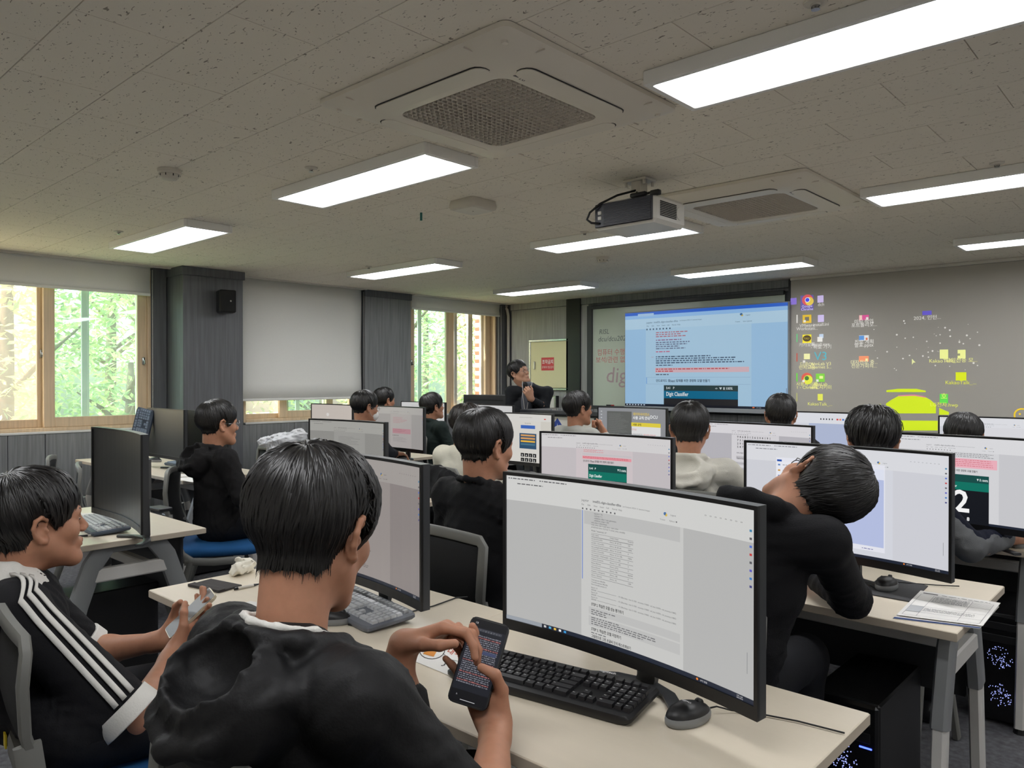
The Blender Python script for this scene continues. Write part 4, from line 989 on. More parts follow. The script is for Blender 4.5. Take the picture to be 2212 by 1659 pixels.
def scr11(c):
    browser(c, (150, 149, 145), (162, 161, 157), (172, 171, 166), (120, 119, 116), .3, .72, task=False)
    for y, n in ((.75, 6), (.55, 4)): dash(c, .36, y, .3, n, (126, 126, 124), dy=.022)
    T_(c, .355, .43, 'STEP 2. 모델 학습하기', .032, (84, 84, 82), bold=True); T_(c, .355, .25, '학습한 모델 저장하기', .03, (100, 100, 98), bold=True)
def scr12(c):
    browser(c, (164, 160, 158), (176, 170, 168), (180, 176, 173), (130, 128, 126), .32, .74, task=False)
    dash(c, .37, .75, .28, 8, (184, 120, 128), dy=.02); c.rect(.36, .35, .72, .47, (186, 140, 148), 4); dash(c, .37, .45, .3, 4, (160, 96, 108), dy=.022); T_(c, .36, .29, '앱 탑재를 위한 모델', .028, (90, 88, 88), bold=True); dash(c, .37, .25, .28, 6, (140, 138, 138), dy=.02)
def scr13(c):
    c.rect(0, 0, 1, 1, (206, 196, 188), 1); c.disc(.35, .72, .03, (226, 222, 218), 3, ry=.05); c.rect(.2, .38, .6, .46, (222, 200, 110), 3)
def scrw(c):
    c.rect(0, 0, 1, 1, (196, 196, 196), 1); dash(c, .2, .9, .5, 1, (150, 150, 150)); c.rect(.2, 0, .8, .84, (206, 206, 206), 2)
monitor('large curved monitor on the front desk showing a layer table', 1088, 1639, 1050, .67, -6, scr1, .372)
monitor('curved monitor with a mostly blank page behind the nearest student', 631, 911, 994, .66, -3, scr2, .372, zt=1.165, gain=.82)
monitor('monitor with a lavender paint canvas beside the leaning student', 1608, 2057, 964, .66, -5, scr3, .372)
monitor('monitor with a green app header in front of the black-shirted student', 1166, 1453, 938, .62, 4, scr4)
monitor('monitor with rows of handwritten digits beside the white hoodie', 1505, 1756, 914, .62, -4, scr5)
monitor('monitor with a big white digit two at the right edge', 1925, 2320, 934, .63, -8, scr6, zt=1.162)
monitor('monitor at the right edge in front of the bowed dark head', 2027, 2290, 902, .61, 0, scr7, zt=1.16)
monitor('monitor with a grey-blue canvas below the projection screen', 1712, 1925, 891, .61, -3, scr8)
monitor('monitor with a grey and yellow notice slide', 1291, 1440, 880, .64, -1, scr9)
monitor('monitor with a blue and yellow web page behind the beige shirt', 1046, 1193, 892, .62, 2, scr10)
monitor('dim monitor with notebook text above the nearest head', 667, 831, 908, .62, 4, scr11, gain=.82)
monitor('dim monitor with a pink text block beside the hand on a mouse', 803, 915, 878, .67, 0, scr12, gain=.82)
monitor('pale pink monitor with a yellow strip below the drawn blind', 672, 761, 873, .67, 0, scr13, gain=.82)
monitor('small far monitor with a white page left of the green jacket', 866, 961, 868, .71, 0, scrw)
monitor('far monitor with a pale page in front of the lectern hood', 1004, 1108, 874, .655, -1, scrw)
monitor('switched off curved monitor on the left desk by the striped polo', 198, 305, 930, .66, -4.6, None, .372)
monitor('switched off monitor reflecting teal light by the column', 318, 397, 883, .62, 0, None, R=6)
monitor('switched off monitor left of the hooded student with glasses', 402, 492, 888, .62, 1, None, R=6)
# ------------------------------------------------------------------ people: bodies, hair and clothes grown as smooth surfaces
def V(*a): return np.array(a, dtype=np.float32)
class Field:
    def __init__(s, k=.02): s.P = []; s.k = k
    def cone(s, a, b, ra, rb=None, k=None, op='u', sq=None):
        rb = ra if rb is None else rb; a = V(*a); b = V(*b); r = max(ra, rb)
        s.P.append((op, s.k if k is None else k, np.minimum(a, b) - r, np.maximum(a, b) + r, ('c', a, b, ra, rb))); return s
    def chain(s, pts, rs, k=None, op='u'):
        for i in range(len(pts) - 1):
            r = rs if not isinstance(rs, (list, tuple)) else None
            s.cone(pts[i], pts[i + 1], r or rs[i], r or rs[i + 1], k, op)
        return s
    def ell(s, c, r, R=None, k=None, op='u'):
        c = V(*c); r = V(*r); R = np.eye(3, dtype=np.float32) if R is None else np.array(R, dtype=np.float32)
        e = np.sqrt(((R * r[None, :]) ** 2).sum(1))
        s.P.append((op, s.k if k is None else k, c - e, c + e, ('e', c, r, R))); return s
    def xf(s, M):
        """move every primitive by a rigid matrix"""
        R = np.array(M.to_3x3(), dtype=np.float32); t = V(*M.translation); out = []
        for op, k, lo, hi, g in s.P:
            if g[0] == 'c':
                a, b = R @ g[1] + t, R @ g[2] + t; r = max(g[3], g[4]); out.append((op, k, np.minimum(a, b) - r, np.maximum(a, b) + r, ('c', a, b, g[3], g[4])))
            else:
                c = R @ g[1] + t; RR = R @ g[3]; e = np.sqrt(((RR * g[2][None, :]) ** 2).sum(1)); out.append((op, k, c - e, c + e, ('e', c, g[2], RR)))
        s.P = out; return s
    def join(s, o): s.P += o.P; return s
    @staticmethod
    def dist(g, X, Y, Z):
        if g[0] == 'c':
            a, b, ra, rb = g[1:]; d = b - a; L = float(d @ d) + 1e-12
            px, py, pz = X - a[0], Y - a[1], Z - a[2]
            t = np.clip((px * d[0] + py * d[1] + pz * d[2]) / L, 0, 1)
            px = px - t * d[0]; py = py - t * d[1]; pz = pz - t * d[2]
            return np.sqrt(px * px + py * py + pz * pz) - (ra + (rb - ra) * t)
        c, r, R = g[1:]; px, py, pz = X - c[0], Y - c[1], Z - c[2]
        q = [(px * R[0, i] + py * R[1, i] + pz * R[2, i]) / r[i] for i in range(3)]
        k0 = np.sqrt(q[0] ** 2 + q[1] ** 2 + q[2] ** 2); k1 = np.sqrt((q[0] / r[0]) ** 2 + (q[1] / r[1]) ** 2 + (q[2] / r[2]) ** 2) + 1e-9
        return k0 * (k0 - 1) / k1
    @staticmethod
    def blend(op, k, f, d):
        if op == 'u':
            h = np.maximum(k - np.abs(f - d), 0) / k; return np.minimum(f, d) - h * h * k * .25
        d = -d; h = np.maximum(k - np.abs(f - d), 0) / k; return np.maximum(f, d) + h * h * k * .25
    def at(s, P):
        X, Y, Z = P[:, 0], P[:, 1], P[:, 2]; f = np.full(len(P), 1.0, dtype=np.float32)
        for op, k, lo, hi, g in s.P: f = s.blend(op, k, f, s.dist(g, X, Y, Z))
        return f
    def mesh(s, h, folds=None, clip=None):
        """-> verts, quads"""
        m = 3 * h + (folds[0] if folds else 0)
        U = [p for p in s.P if p[0] == 'u']
        lo = np.min([p[2] for p in U], 0) - m; hi = np.max([p[3] for p in U], 0) + m
        n = np.ceil((hi - lo) / h).astype(int) + 1
        ax = [lo[i] + h * np.arange(n[i], dtype=np.float32) for i in range(3)]
        f = np.full(tuple(n), 1.0, dtype=np.float32)
        for op, k, a, b, g in s.P:
            i0 = np.maximum(((a - k - m - lo) / h).astype(int), 0); i1 = np.minimum(((b + k + m - lo) / h).astype(int) + 2, n)
            if np.any(i1 <= i0): continue
            sl = tuple(slice(i0[i], i1[i]) for i in range(3))
            X, Y, Z = ax[0][sl[0]][:, None, None], ax[1][sl[1]][None, :, None], ax[2][sl[2]][None, None, :]
            f[sl] = s.blend(op, k, f[sl], s.dist(g, X, Y, Z))
        if folds:
            amp, freq, seed = folds; rg = np.random.RandomState(seed); msk = np.abs(f) < amp * 2 + 3 * h
            ii = np.nonzero(msk); P = np.stack([ax[i][ii[i]] for i in range(3)], 1)
            w = np.zeros(len(P), dtype=np.float32)
            for o in range(6):
                kv = rg.normal(size=3); kv /= np.linalg.norm(kv); kv *= freq * (.7 + .35 * o); kw = rg.normal(size=3) * freq * .30; kx = rg.normal(size=3) * freq * .16
                a = np.sin(P @ kv + 1.8 * np.sin(P @ kw + rg.uniform(0, 6))); msk2 = np.clip(.35 + .9 * np.sin(P @ kx + rg.uniform(0, 6)), 0, 1)
                w += (1 - np.abs(a)) ** 2.2 * msk2 * (1.0 / (1 + .15 * o))
            f[ii] += amp * (.75 - w)
        f[0], f[-1] = 1, 1; f[:, 0], f[:, -1] = 1, 1; f[:, :, 0], f[:, :, -1] = 1, 1
        ins = f < 0
        c8 = [ins[dx:n[0] - 1 + dx, dy:n[1] - 1 + dy, dz:n[2] - 1 + dz] for dx in (0, 1) for dy in (0, 1) for dz in (0, 1)]
        sm = sum(c.astype(np.int8) for c in c8); act = (sm > 0) & (sm < 8)
        I = np.stack(np.nonzero(act), 1)
        idm = np.full(act.shape, -1, dtype=np.int64); idm[act] = np.arange(len(I))
        cor = np.array([(dx, dy, dz) for dx in (0, 1) for dy in (0, 1) for dz in (0, 1)])
        val = np.stack([f[I[:, 0] + c[0], I[:, 1] + c[1], I[:, 2] + c[2]] for c in cor], 1)
        acc = np.zeros((len(I), 3), dtype=np.float32); cnt = np.zeros(len(I), dtype=np.float32)
        for i in range(8):
            for j in range(i + 1, 8):
                if np.abs(cor[i] - cor[j]).sum() != 1: continue
                a, b = val[:, i], val[:, j]; x = (a < 0) != (b < 0)
                t = np.where(x, a / np.where(x, a - b, 1), 0)[:, None]
                acc += np.where(x[:, None], cor[i] + t * (cor[j] - cor[i]), 0); cnt += x
        vs = (I + acc / cnt[:, None]) * h + lo
        quads = []
        for axis in range(3):
            o1, o2 = [(1, 2), (2, 0), (0, 1)][axis]
            d = np.zeros(3, int); d[axis] = 1
            A = ins[tuple(slice(0, n[i] - d[i]) for i in range(3))]; B = ins[tuple(slice(d[i], n[i]) for i in range(3))]
            for sgn, mk in ((0, A & ~B), (1, ~A & B)):
                E = np.stack(np.nonzero(mk), 1)
                u = np.zeros(3, int); u[o1] = 1; w = np.zeros(3, int); w[o2] = 1
                cs = []
                for dd in (-u - w, -w, 0 * u, -u):
                    q = E + dd; cs.append(idm[np.clip(q[:, 0], 0, act.shape[0] - 1), np.clip(q[:, 1], 0, act.shape[1] - 1), np.clip(q[:, 2], 0, act.shape[2] - 1)])
                Q = np.stack(cs, 1); Q = Q[(Q >= 0).all(1)]
                quads.append(Q if sgn == 0 else Q[:, ::-1])
        return vs, np.concatenate(quads)
def np_obj(name, parts, mats, parent):
    """parts: list of (verts, quads, mat index)"""
    vs = []; qs = []; mi = []; b = 0
    for v, q, k in parts: vs.append(v); qs.append(q + b); mi.append(np.full(len(q), k)); b += len(v)
    vs = np.concatenate(vs).astype(np.float32); qs = np.concatenate(qs).astype(np.int32); mi = np.concatenate(mi).astype(np.int32)
    me = bpy.data.meshes.new(name); w = qs.shape[1]
    me.vertices.add(len(vs)); me.vertices.foreach_set('co', vs.ravel())
    me.loops.add(len(qs) * w); me.loops.foreach_set('vertex_index', qs.ravel())
    me.polygons.add(len(qs)); me.polygons.foreach_set('loop_start', np.arange(0, len(qs) * w, w, dtype=np.int32))
    me.polygons.foreach_set('material_index', mi); me.polygons.foreach_set('use_smooth', np.ones(len(qs), dtype=bool))
    for m in (mats if isinstance(mats, (list, tuple)) else [mats]): me.materials.append(m)
    me.update(calc_edges=True); me.validate()
    return link(name, me, parent)

# ---- head in its own frame: origin between the ears, +Y the face, +Z the crown
def head_field(detail=True, neck=None):
    f = Field(.012)
    f.ell((0, -.014, .034), (.073, .094, .084), k=.02)
    f.ell((0, .030, -.030), (.058, .060, .085), k=.03)
    f.ell((0, .052, .030), (.052, .040, .055), k=.03)
    for s in (-1, 1):
        f.cone((s * .052, -.002, -.045), (s * .020, .070, -.098), .020, .017, k=.03)
        f.ell((s * .040, .062, -.022), (.026, .024, .026), k=.02)
        f.cone((s * .012, .092, .020), (s * .042, .078, .017), .009, .008, k=.014)
    f.cone((-.010, .076, -.098), (.010, .076, -.098), .016, .016, k=.02)
    f.cone((0, .088, .012), (0, .108, -.026), .0075, .011, k=.012)
    for s in (-1, 1): f.ell((s * .0115, .101, -.031), (.009, .010, .0075), k=.006)
    f.cone((-.017, .085, -.063), (.017, .085, -.063), .010, .010, k=.014)
    if detail:
        for s in (-1, 1): f.ell((s * .031, .093, .002), (.014, .010, .008), k=.010, op='s')
        for s in (-1, 1): f.ell((s * .031, .079, .001), (.013, .012, .0085), k=.004)
        f.chain([(-.021, .089, -.060), (-.006, .0965, -.0575), (.006, .0965, -.0575), (.021, .089, -.060)], [.003, .005, .005, .003], k=.004)
        f.chain([(-.018, .089, -.068), (0, .0955, -.070), (.018, .089, -.068)], [.003, .0058, .003], k=.004)
    for s in (-1, 1):   # ears
        f.ell((s * .076, -.010, -.008), (.006, .017, .027), k=.008)
        rim = [(s * .073, .006, .006), (s * .080, .006, .020), (s * .087, -.006, .028), (s * .091, -.020, .022), (s * .091, -.026, .004), (s * .086, -.022, -.014), (s * .080, -.010, -.030), (s * .076, .000, -.034), (s * .073, .004, -.026)]
        f.chain(rim, [.004, .0045, .005, .005, .005, .005, .0068, .0062, .005], k=.004)
        f.ell((s * .086, -.008, .000), (.008, .0095, .014), k=.004, op='s')
        f.cone((s * .078, .005, -.008), (s * .080, .003, -.004), .005, .004, k=.004)
    a, b = neck or ((0, -.030, -.060), (0, -.055, -.19))
    f.cone(a, b, .053, .052, k=.035)
    return f
HC = np.array((0, -.012, .032)); HR = np.array((.079, .100, .090))
def hair_mesh(style, seed=0, n=900, w=.0022, seg=7):
    """cap + locks. style: dict hem(front, side, back) as z heights, thick, part"""
    rg = np.random.RandomState(seed)
    ft, sd, bk = style.get('front', .012), style.get('side', .0), style.get('back', -.068); th = style.get('thick', .018); nape = style.get('nape', .002)
    tiltb = style.get('whorl', .38)
    ca, sa = math.cos(tiltb), math.sin(tiltb)
    def dirs(phi, theta):   # phi 0 = front (+Y), theta from the whorl axis (tilted backwards)
        x = np.sin(theta) * np.sin(phi); y = np.sin(theta) * np.cos(phi); z = np.cos(theta)
        return np.stack([x, y * ca - z * sa, y * sa + z * ca], -1)
    def rad(d):
        r = 1.0 / np.sqrt((d[..., 0] / HR[0]) ** 2 + (d[..., 1] / HR[1]) ** 2 + (d[..., 2] / HR[2]) ** 2)
        ox, oy = HC[0], HC[1] + .030          # neck: upright cylinder behind the jaw
        A_ = d[..., 0] ** 2 + d[..., 1] ** 2 + 1e-6; B_ = ox * d[..., 0] + oy * d[..., 1]; C_ = ox * ox + oy * oy - .058 ** 2
        tc = (-B_ + np.sqrt(np.maximum(B_ * B_ - A_ * C_, 0))) / A_
        tc = np.minimum(tc, .135 / np.maximum(-d[..., 2], .2))
        return np.where((d[..., 2] < -.25) & (d[..., 1] < .25), np.maximum(r, tc), r)
    def hemz(phi):
        a = np.abs((phi + np.pi) % (2 * np.pi) - np.pi)
        z = np.interp(a, [0, .55, .90, 1.12, 1.28, 1.42, 1.68, 1.86, 2.02, 2.4, np.pi], [ft, ft - .002, ft - .008, ft - .014, sd - .022, sd + .016, sd + .022, sd - .004, -.040, bk, bk])
        return z + .0035 * np.sin(a * 23) + .003 * np.sin(a * 41 + 1)
    tab = np.linspace(-np.pi, np.pi, 97); th_hem = np.zeros(97)
    for i, p in enumerate(tab):
        t = np.linspace(.3, 2.7, 240); d = dirs(np.full(240, p), t); P = HC + d * rad(d)[:, None]; hz = hemz(np.array([np.arctan2(P[:, 0], P[:, 1])])).ravel()
        ok = np.nonzero(P[:, 2] < hz)[0]; th_hem[i] = t[ok[0]] if len(ok) else 2.7
    def thick(phi, s, az):
        a = np.abs(az); back = np.interp(a, [0, .9, 1.25, 1.9, 2.4], [.78, .78, .85, .92, 1.0])
        st_ = np.interp(a, [0, 1.2, 2.0], [.50, .42, .30]); fall = 1 - back * np.clip((s - st_) / (.92 - st_), 0, 1) ** 1.1
        edge = np.interp(s, [0, .12, .55, 1.0], [.70, .92, 1.12, 1.0])
        wob = 1 + .10 * np.sin(phi * 7 + 2 * np.sin(phi * 3)) * np.clip(s * 1.5, 0, 1) + .06 * np.sin(phi * 19 + s * 5)
        return nape + (th * edge - nape) * fall * wob
    def pt(phi, s, lift=0):
        hem = np.interp((phi + np.pi) % (2 * np.pi) - np.pi, tab, th_hem); d = dirs(phi, s * hem); az = np.arctan2(d[..., 0], d[..., 1])
        return HC + d * (rad(d) + thick(phi, s, az) + lift)[..., None]
    NP, NS = 64, 22
    ph = np.linspace(-np.pi, np.pi, NP, endpoint=False); ss = np.linspace(.0, 1, NS)
    G = np.stack([pt(ph, np.full(NP, s), rg.normal(0, .0007, NP)) for s in ss]); inner = np.stack([pt(ph, np.full(NP, s), -th * 1.25) for s in (1.0, .8)])
    G = np.concatenate([G, inner]); v = G.reshape(-1, 3); R = G.shape[0]; q = []
    for i in range(R - 1):
        for j in range(NP): q.append((i * NP + j, i * NP + (j + 1) % NP, (i + 1) * NP + (j + 1) % NP, (i + 1) * NP + j))
    # locks
    phi0 = rg.uniform(-np.pi, np.pi, n); s0 = rg.uniform(0, .62, n) ** 1.1; s1 = np.minimum(s0 + rg.uniform(.3, .65, n), 1.0 + rg.uniform(0, style.get('rag', .03), n)); sw = rg.uniform(-.25, .25, n) + style.get('swirl', .35)
    lf = rg.uniform(.0, .004, n) + style.get('mess', .0) * rg.rand(n) ** 3; W = w * rg.uniform(.6, 1.5, n)
    t = np.linspace(0, 1, seg)
    S = s0[:, None] + (s1 - s0)[:, None] * t; PH = phi0[:, None] + sw[:, None] * (t - .5) * .6
    L = lf[:, None] * np.sin(np.pi * np.minimum(t * 1.1, 1))[None, :] + .0006
    C = pt(PH, S, L); Tn = np.gradient(C, axis=1); Nn = C - HC; Nn /= np.linalg.norm(Nn, axis=2, keepdims=True); Sd = np.cross(Tn, Nn); Sd /= np.linalg.norm(Sd, axis=2, keepdims=True) + 1e-9
    wid = (W[:, None] * np.clip(np.sin(np.pi * (t * .85 + .15)) * 1.1, .12, 1)[None, :])[..., None]
    tri = np.stack([C - Sd * wid, C + Nn * wid * .7, C + Sd * wid], 2)     # n,seg,3,3
    vb = tri.reshape(-1, 3); base = len(v); ql = []
    idx = np.arange(n * seg * 3).reshape(n, seg, 3) + base
    for k in (0, 1): ql.append(np.stack([idx[:, :-1, k], idx[:, :-1, k + 1], idx[:, 1:, k + 1], idx[:, 1:, k]], -1).reshape(-1, 4))
    return np.concatenate([v, vb]), np.concatenate([np.array(q)] + ql)

# ---- a hand: wrist at origin, +Y along the fingers, +Z the back of the hand
def hand_field(side, curl, thumb, spread=.08, k=.0045):
    """side +1 right, -1 left; curl: four (mcp,pip,dip) in degrees; thumb: two directions, x towards the thumb side"""
    tx = -side; f = Field(k)
    kn = [(.030, .088, .000), (.010, .093, .003), (-.010, .087, .002), (-.028, .077, -.003)]
    wr = [(.016, .004, 0), (.006, .002, .002), (-.006, .002, .002), (-.016, .004, 0)]
    for a, b in zip(wr, kn): f.cone((tx * a[0], a[1], a[2]), (tx * b[0], b[1], b[2]), .0145, .0112, k=.012)
    f.ell((tx * .020, .038, -.010), (.015, .028, .012), k=.012); f.ell((tx * -.018, .040, -.008), (.013, .030, .010), k=.012)
    Ls = [(.044, .026, .020), (.048, .030, .021), (.044, .028, .020), (.035, .021, .018)]; rad = [(.0095, .0086, .0078, .0068), (.0097, .0088, .008, .007), (.0093, .0084, .0076, .0066), (.0083, .0075, .0068, .006)]
    tips = []
    for i in range(4):
        p = np.array((tx * kn[i][0], kn[i][1], kn[i][2])); a = 0; sp = tx * spread * (1.5 - i) * .7
        for j in range(3):
            a += math.radians(curl[i][j]); d = np.array((math.sin(sp) * math.cos(a), math.cos(a) * math.cos(sp), -math.sin(a))); q = p + d * Ls[i][j]
            f.cone(p, q, rad[i][j], rad[i][j + 1], k=k if j else .006); p = q
        tips.append((p, d))
    p = np.array((tx * .022, .014, -.006)); q = np.array((tx * .046, .050, -.018)); f.cone(p, q, .014, .0115, k=.014)
    for j, d in enumerate(thumb):
        d = np.array((tx * d[0], d[1], d[2]), float); d /= np.linalg.norm(d); e = q + d * (.034, .027)[j]
        f.cone(q, e, (.0112, .0098)[j], (.0098, .0078)[j], k=.005); q = e
    tips.append((q, d))
    f.tips = tips
    return f
RELAX = [(20, 30, 18), (25, 35, 20), (28, 38, 22), (32, 40, 25)]
THR = [(.45, .85, -.25), (.25, .95, -.2)]
def basis(y, z, o):
    y = Vector(y).normalized(); z = Vector(z); z = (z - y * z.dot(y)).normalized(); x = y.cross(z)
    M = Matrix((x, y, z)).transposed().to_4x4(); M.translation = Vector(o); return M

m_skin = mat('skin', (178, 128, 102), 0.5, spec=.35, sss=.12, noise=((60, 60, 60), .05)); m_skin2 = mat('skin_fair', (196, 150, 124), 0.5, spec=.35, sss=.12, noise=((60, 60, 60), .05))
m_hair = mat('black_hair', (19, 17, 17), 0.40, spec=.55); m_hair2 = mat('dark_brown_hair', (34, 28, 25), 0.42, spec=.5)
m_lip = mat('lip', (170, 104, 92), .5); m_eye = mat('eye_dark', (22, 18, 16), .25)
def cloth(name, col, rough=.85, b=.25): return mat('cloth_' + name, col, rough, spec=.25, bump=((260, 260, 260), b), noise=((8, 8, 8), .10))
m_trou = cloth('trousers', (26, 27, 31))
RTV, UPV, BKV = Vector((RTX, RTY, 0)), Vector((0, 0, 1)), Vector((-FWX, -FWY, 0))   # image right, up, towards the viewer
def iv(r, u, b): return RTV * r + UPV * u + BKV * b

PEOPLE = []
def person(label, x, y, deg, ztop=1.27, head=(0, 0, 0), hoff=(0, 0), near=1, top='jacket', topcol=None, topmat=None, hood=False, hair=None, hairmat=None, skin=None,
           lean=0.0, side=0.0, arms=None, sleeve='long', glasses=False, mask=False, headmat=None, collar=None, folds=.006, seated=True, extra=None, hairn=None, chairlab=None, shoulders=.185, cat='person', undershirt=None, chair_deg=None, pel=(0, 0), chair_at=None):
    t = thing('person', label, 'person', (x, y, 0), math.radians(deg), 'people in the classroom')
    WL = (T(x, y, 0) @ Rz(math.radians(deg))).inverted()      # world -> person
    dz = ztop - 1.275; fine = {3: .0032, 2: .0045, 1: .0065, 0: .0085}[near]; cf = {3: .0065, 2: .008, 1: .011, 0: .014}[near]
    skin = skin or m_skin
    # key joints
    def tp(px, py, z):     # point on the leaning torso
        k = max(0, (z - .55)) / .5; return (px + side * k, py + lean * k, z + dz * min(1, k))
    nb = tp(0, -.04, 1.0)
    hp = Vector(tp(hoff[0], -.005 + hoff[1], 1.145))
    if headmat is not None:
        HM = WL @ headmat
    else:
        HM = T(*hp) @ Euler((math.radians(-head[1]), math.radians(head[2]), math.radians(head[0])), 'ZXY').to_matrix().to_4x4() if False else T(*hp) @ Rz(math.radians(head[0])) @ Matrix.Rotation(math.radians(-head[1]), 4, 'X') @ Matrix.Rotation(math.radians(head[2]), 4, 'Y')
    sh = {s: tp(s * (shoulders - .012), -.03, .957) for s in (-1, 1)}
    A = {}
    arms = arms or {}
    for s in (-1, 1):
        a = arms.get(s)
        if a is None: A[s] = dict(el=Vector(tp(s * .245, .03, .74)), wr=Vector((s * .13, .26, .66)), hand=None)
        else:
            el = WL @ Vector(a['el']) if a.get('world', True) else Vector(a['el']); wr = WL @ Vector(a['wr']) if a.get('world', True) else Vector(a['wr'])
            A[s] = dict(el=el, wr=wr, hand=a.get('hand'), a=a)
    # --- body: head and neck, chest core, arms and hands (one mesh)
    parts = []
    nbl = HM.inverted() @ Vector((nb[0], nb[1], nb[2] - .05))
    hf = head_field(near >= 1, ((0, -.032, -.055), tuple(nbl))).xf(HM)
    v, q = hf.mesh(fine); parts.append((v, q, 0))
    core = Field(.03).ell(tp(0, -.02, .86), (.12, .075, .16)).cone(sh[-1], sh[1], .036).cone(tp(0, -.04, .95), tp(0, -.02, .86), .05)
    for s in (-1, 1): core.cone(sh[s], A[s]['el'], .038, .034)
    v, q = core.mesh(.012); parts.append((v, q, 0))
    for s in (-1, 1):
        a = A[s]; hsp = a['hand']; el, wr = a['el'], a['wr']
        if hsp is None: yv, zv, cu, tb = (wr - el), Vector((0, 0, 1)), RELAX, THR
        else:
            L3 = WL.to_3x3(); yv = L3 @ Vector(hsp['y']); zv = L3 @ Vector(hsp['z']); cu = hsp.get('curl', RELAX); tb = hsp.get('thumb', THR)
        HMn = basis(yv, zv, wr); hd = hand_field(s, cu, tb, (hsp or {}).get('spread', .08))
        hd.xf(HMn); d = (el - wr).normalized()
        hd.cone(wr + HMn.to_3x3() @ Vector((0, .008, 0)), wr + d * .03, .0235, .024, k=.02); hd.cone(wr + d * .03, wr + (el - wr) * .72, .0245, .038, k=.02); hd.cone(wr + (el - wr) * .72, el, .038, .036, k=.02)
        v, q = hd.mesh(.0026 if (near >= 2 and hsp) else (.0042 if hsp else .008)); parts.append((v, q, 0)); a['HM'] = HMn
    body = np_obj('body', parts, [skin], t)
    # --- hair
    hs = dict(hair or {})
    nh = hairn if hairn is not None else {3: 2600, 2: 1700, 1: 900, 0: 500}[near]
    v, q = hair_mesh(hs, seed=abs(hash(label)) % 1 + int(x * 100) % 97, n=nh, w={3: .0019, 2: .0022, 1: .0028, 0: .0035}[near])
    Mh = np.array(HM); v = v @ Mh[:3, :3].T + Mh[:3, 3]
    np_obj('hair', [(v, q, 0)], hairmat or m_hair, t)
    # --- face pieces
    if near >= 1:
        for s in (-1, 1):
            MB().lathe([(.0001, .0095), (.004, .0088), (.0075, .005), (.0085, 0), (.0075, -.004)], 10).build('eye', m_eye, body, True).matrix_local = HM @ T(s * .031, .0845, .0005) @ Matrix.Rotation(math.radians(-90), 4, 'X') @ Matrix.Diagonal((1.25, .30, .95, 1))
            MB().tube([(s * .014, .096, .021), (s * .030, .093, .026), (s * .046, .080, .022)], [.0022, .003, .0015], 6).build('eyebrow', m_hair, body, True).matrix_local = HM
        MB().tube([(-.019, .0925, -.0625), (0, .0995, -.0635), (.019, .0925, -.0625)], [.0012, .0042, .0012], 6).build('lips', m_lip, body, True).matrix_local = HM
    if glasses:
        gl = MB()
        for s in (-1, 1):
            c0 = Vector((s * .032, .107, .000)); gl.tube([c0 + Vector((.022 * math.cos(a_), -.006 * abs(math.cos(a_)), .018 * math.sin(a_))) for a_ in np.linspace(0, 2 * math.pi, 16, endpoint=False)], .0014, 5, closed=True)
            gl.tube([(s * .054, .100, .003), (s * .075, .06, .004), (s * .080, .0, .006)], .0013, 5)
        gl.tube([(-.010, .108, .004), (0, .112, .006), (.010, .108, .004)], .0012, 5); gl.build('glasses', m_steel if glasses == 'thin' else m_black, t, True).matrix_local = HM
    if mask:
        mm = Field(.01).ell((0, .062, -.058), (.058, .058, .050)).cone((0, .10, -.03), (0, .108, -.06), .012, .012); v, q = mm.mesh(.004); v = v @ Mh[:3, :3].T + Mh[:3, 3]
        mo = np_obj('face_mask', [(v, q, 0)], mat('mask_white', (226, 226, 224), .8), t)
        for s in (-1, 1): MB().tube([(s * .050, .085, -.035), (s * .068, .04, -.01), (s * .083, -.02, .022), (s * .085, -.026, -.01), (s * .068, .03, -.06), (s * .05, .07, -.08)], .0013, 5).build('ear_loop', m_alu, mo, True).matrix_local = HM
    # --- clothes
    g = Field(.035)
    g.ell((pel[0], pel[1], .57), (.175, .135, .12)); g.ell(tp(0, -.015, .70), (.160, .118, .17)); g.ell(tp(0, -.015, .84), (.170, .115, .16)); g.cone(sh[-1], sh[1], .052, .052, k=.05)
    for s in (-1, 1):
        g.cone(tp(s * .14, -.04, .95), tp(s * .02, -.048, .985), .046, .052, k=.04)
        el, wr = A[s]['el'], A[s]['wr']
        if sleeve == 'long':
            g.cone(sh[s], el, .058, .050, k=.045); g.cone(el, el + (wr - el) * .86, .050, .038, k=.03)
        elif sleeve == 'elbow':
            g.cone(sh[s], el, .060, .056, k=.045); g.cone(el, el + (wr - el) * .12, .057, .052, k=.03)
        else:
            e = Vector(sh[s]) + (el - Vector(sh[s])) * .80; g.cone(sh[s], e, .066, .068, k=.045)
    if hood:
        P = [tp(-.055, .055, .965), tp(-.080, .0, 1.005), tp(-.076, -.070, 1.025)]; R = [tp(.055, .055, .965), tp(.080, .0, 1.005), tp(.076, -.070, 1.025)]
        g.chain(P + [tp(-.04, -.108, 1.03), tp(.04, -.108, 1.03)] + R[::-1], .017, k=.010)
        g.chain([tp(-.075, .05, .975), tp(-.105, -.03, .985), tp(-.108, -.10, .97)], [.016, .024, .03], k=.012); g.chain([tp(.075, .05, .975), tp(.105, -.03, .985), tp(.108, -.10, .97)], [.016, .024, .03], k=.012)
        g.ell(tp(0, -.125, .945), (.125, .088, .098), k=.010); g.ell(tp(0, -.165, 1.005), (.075, .058, .055), k=.012, op='s')
        g.chain([tp(-.11, -.13, .975), tp(-.07, -.195, .925), tp(0, -.213, .905), tp(.07, -.195, .925), tp(.11, -.13, .975)], [.014, .016, .017, .016, .014], k=.010)
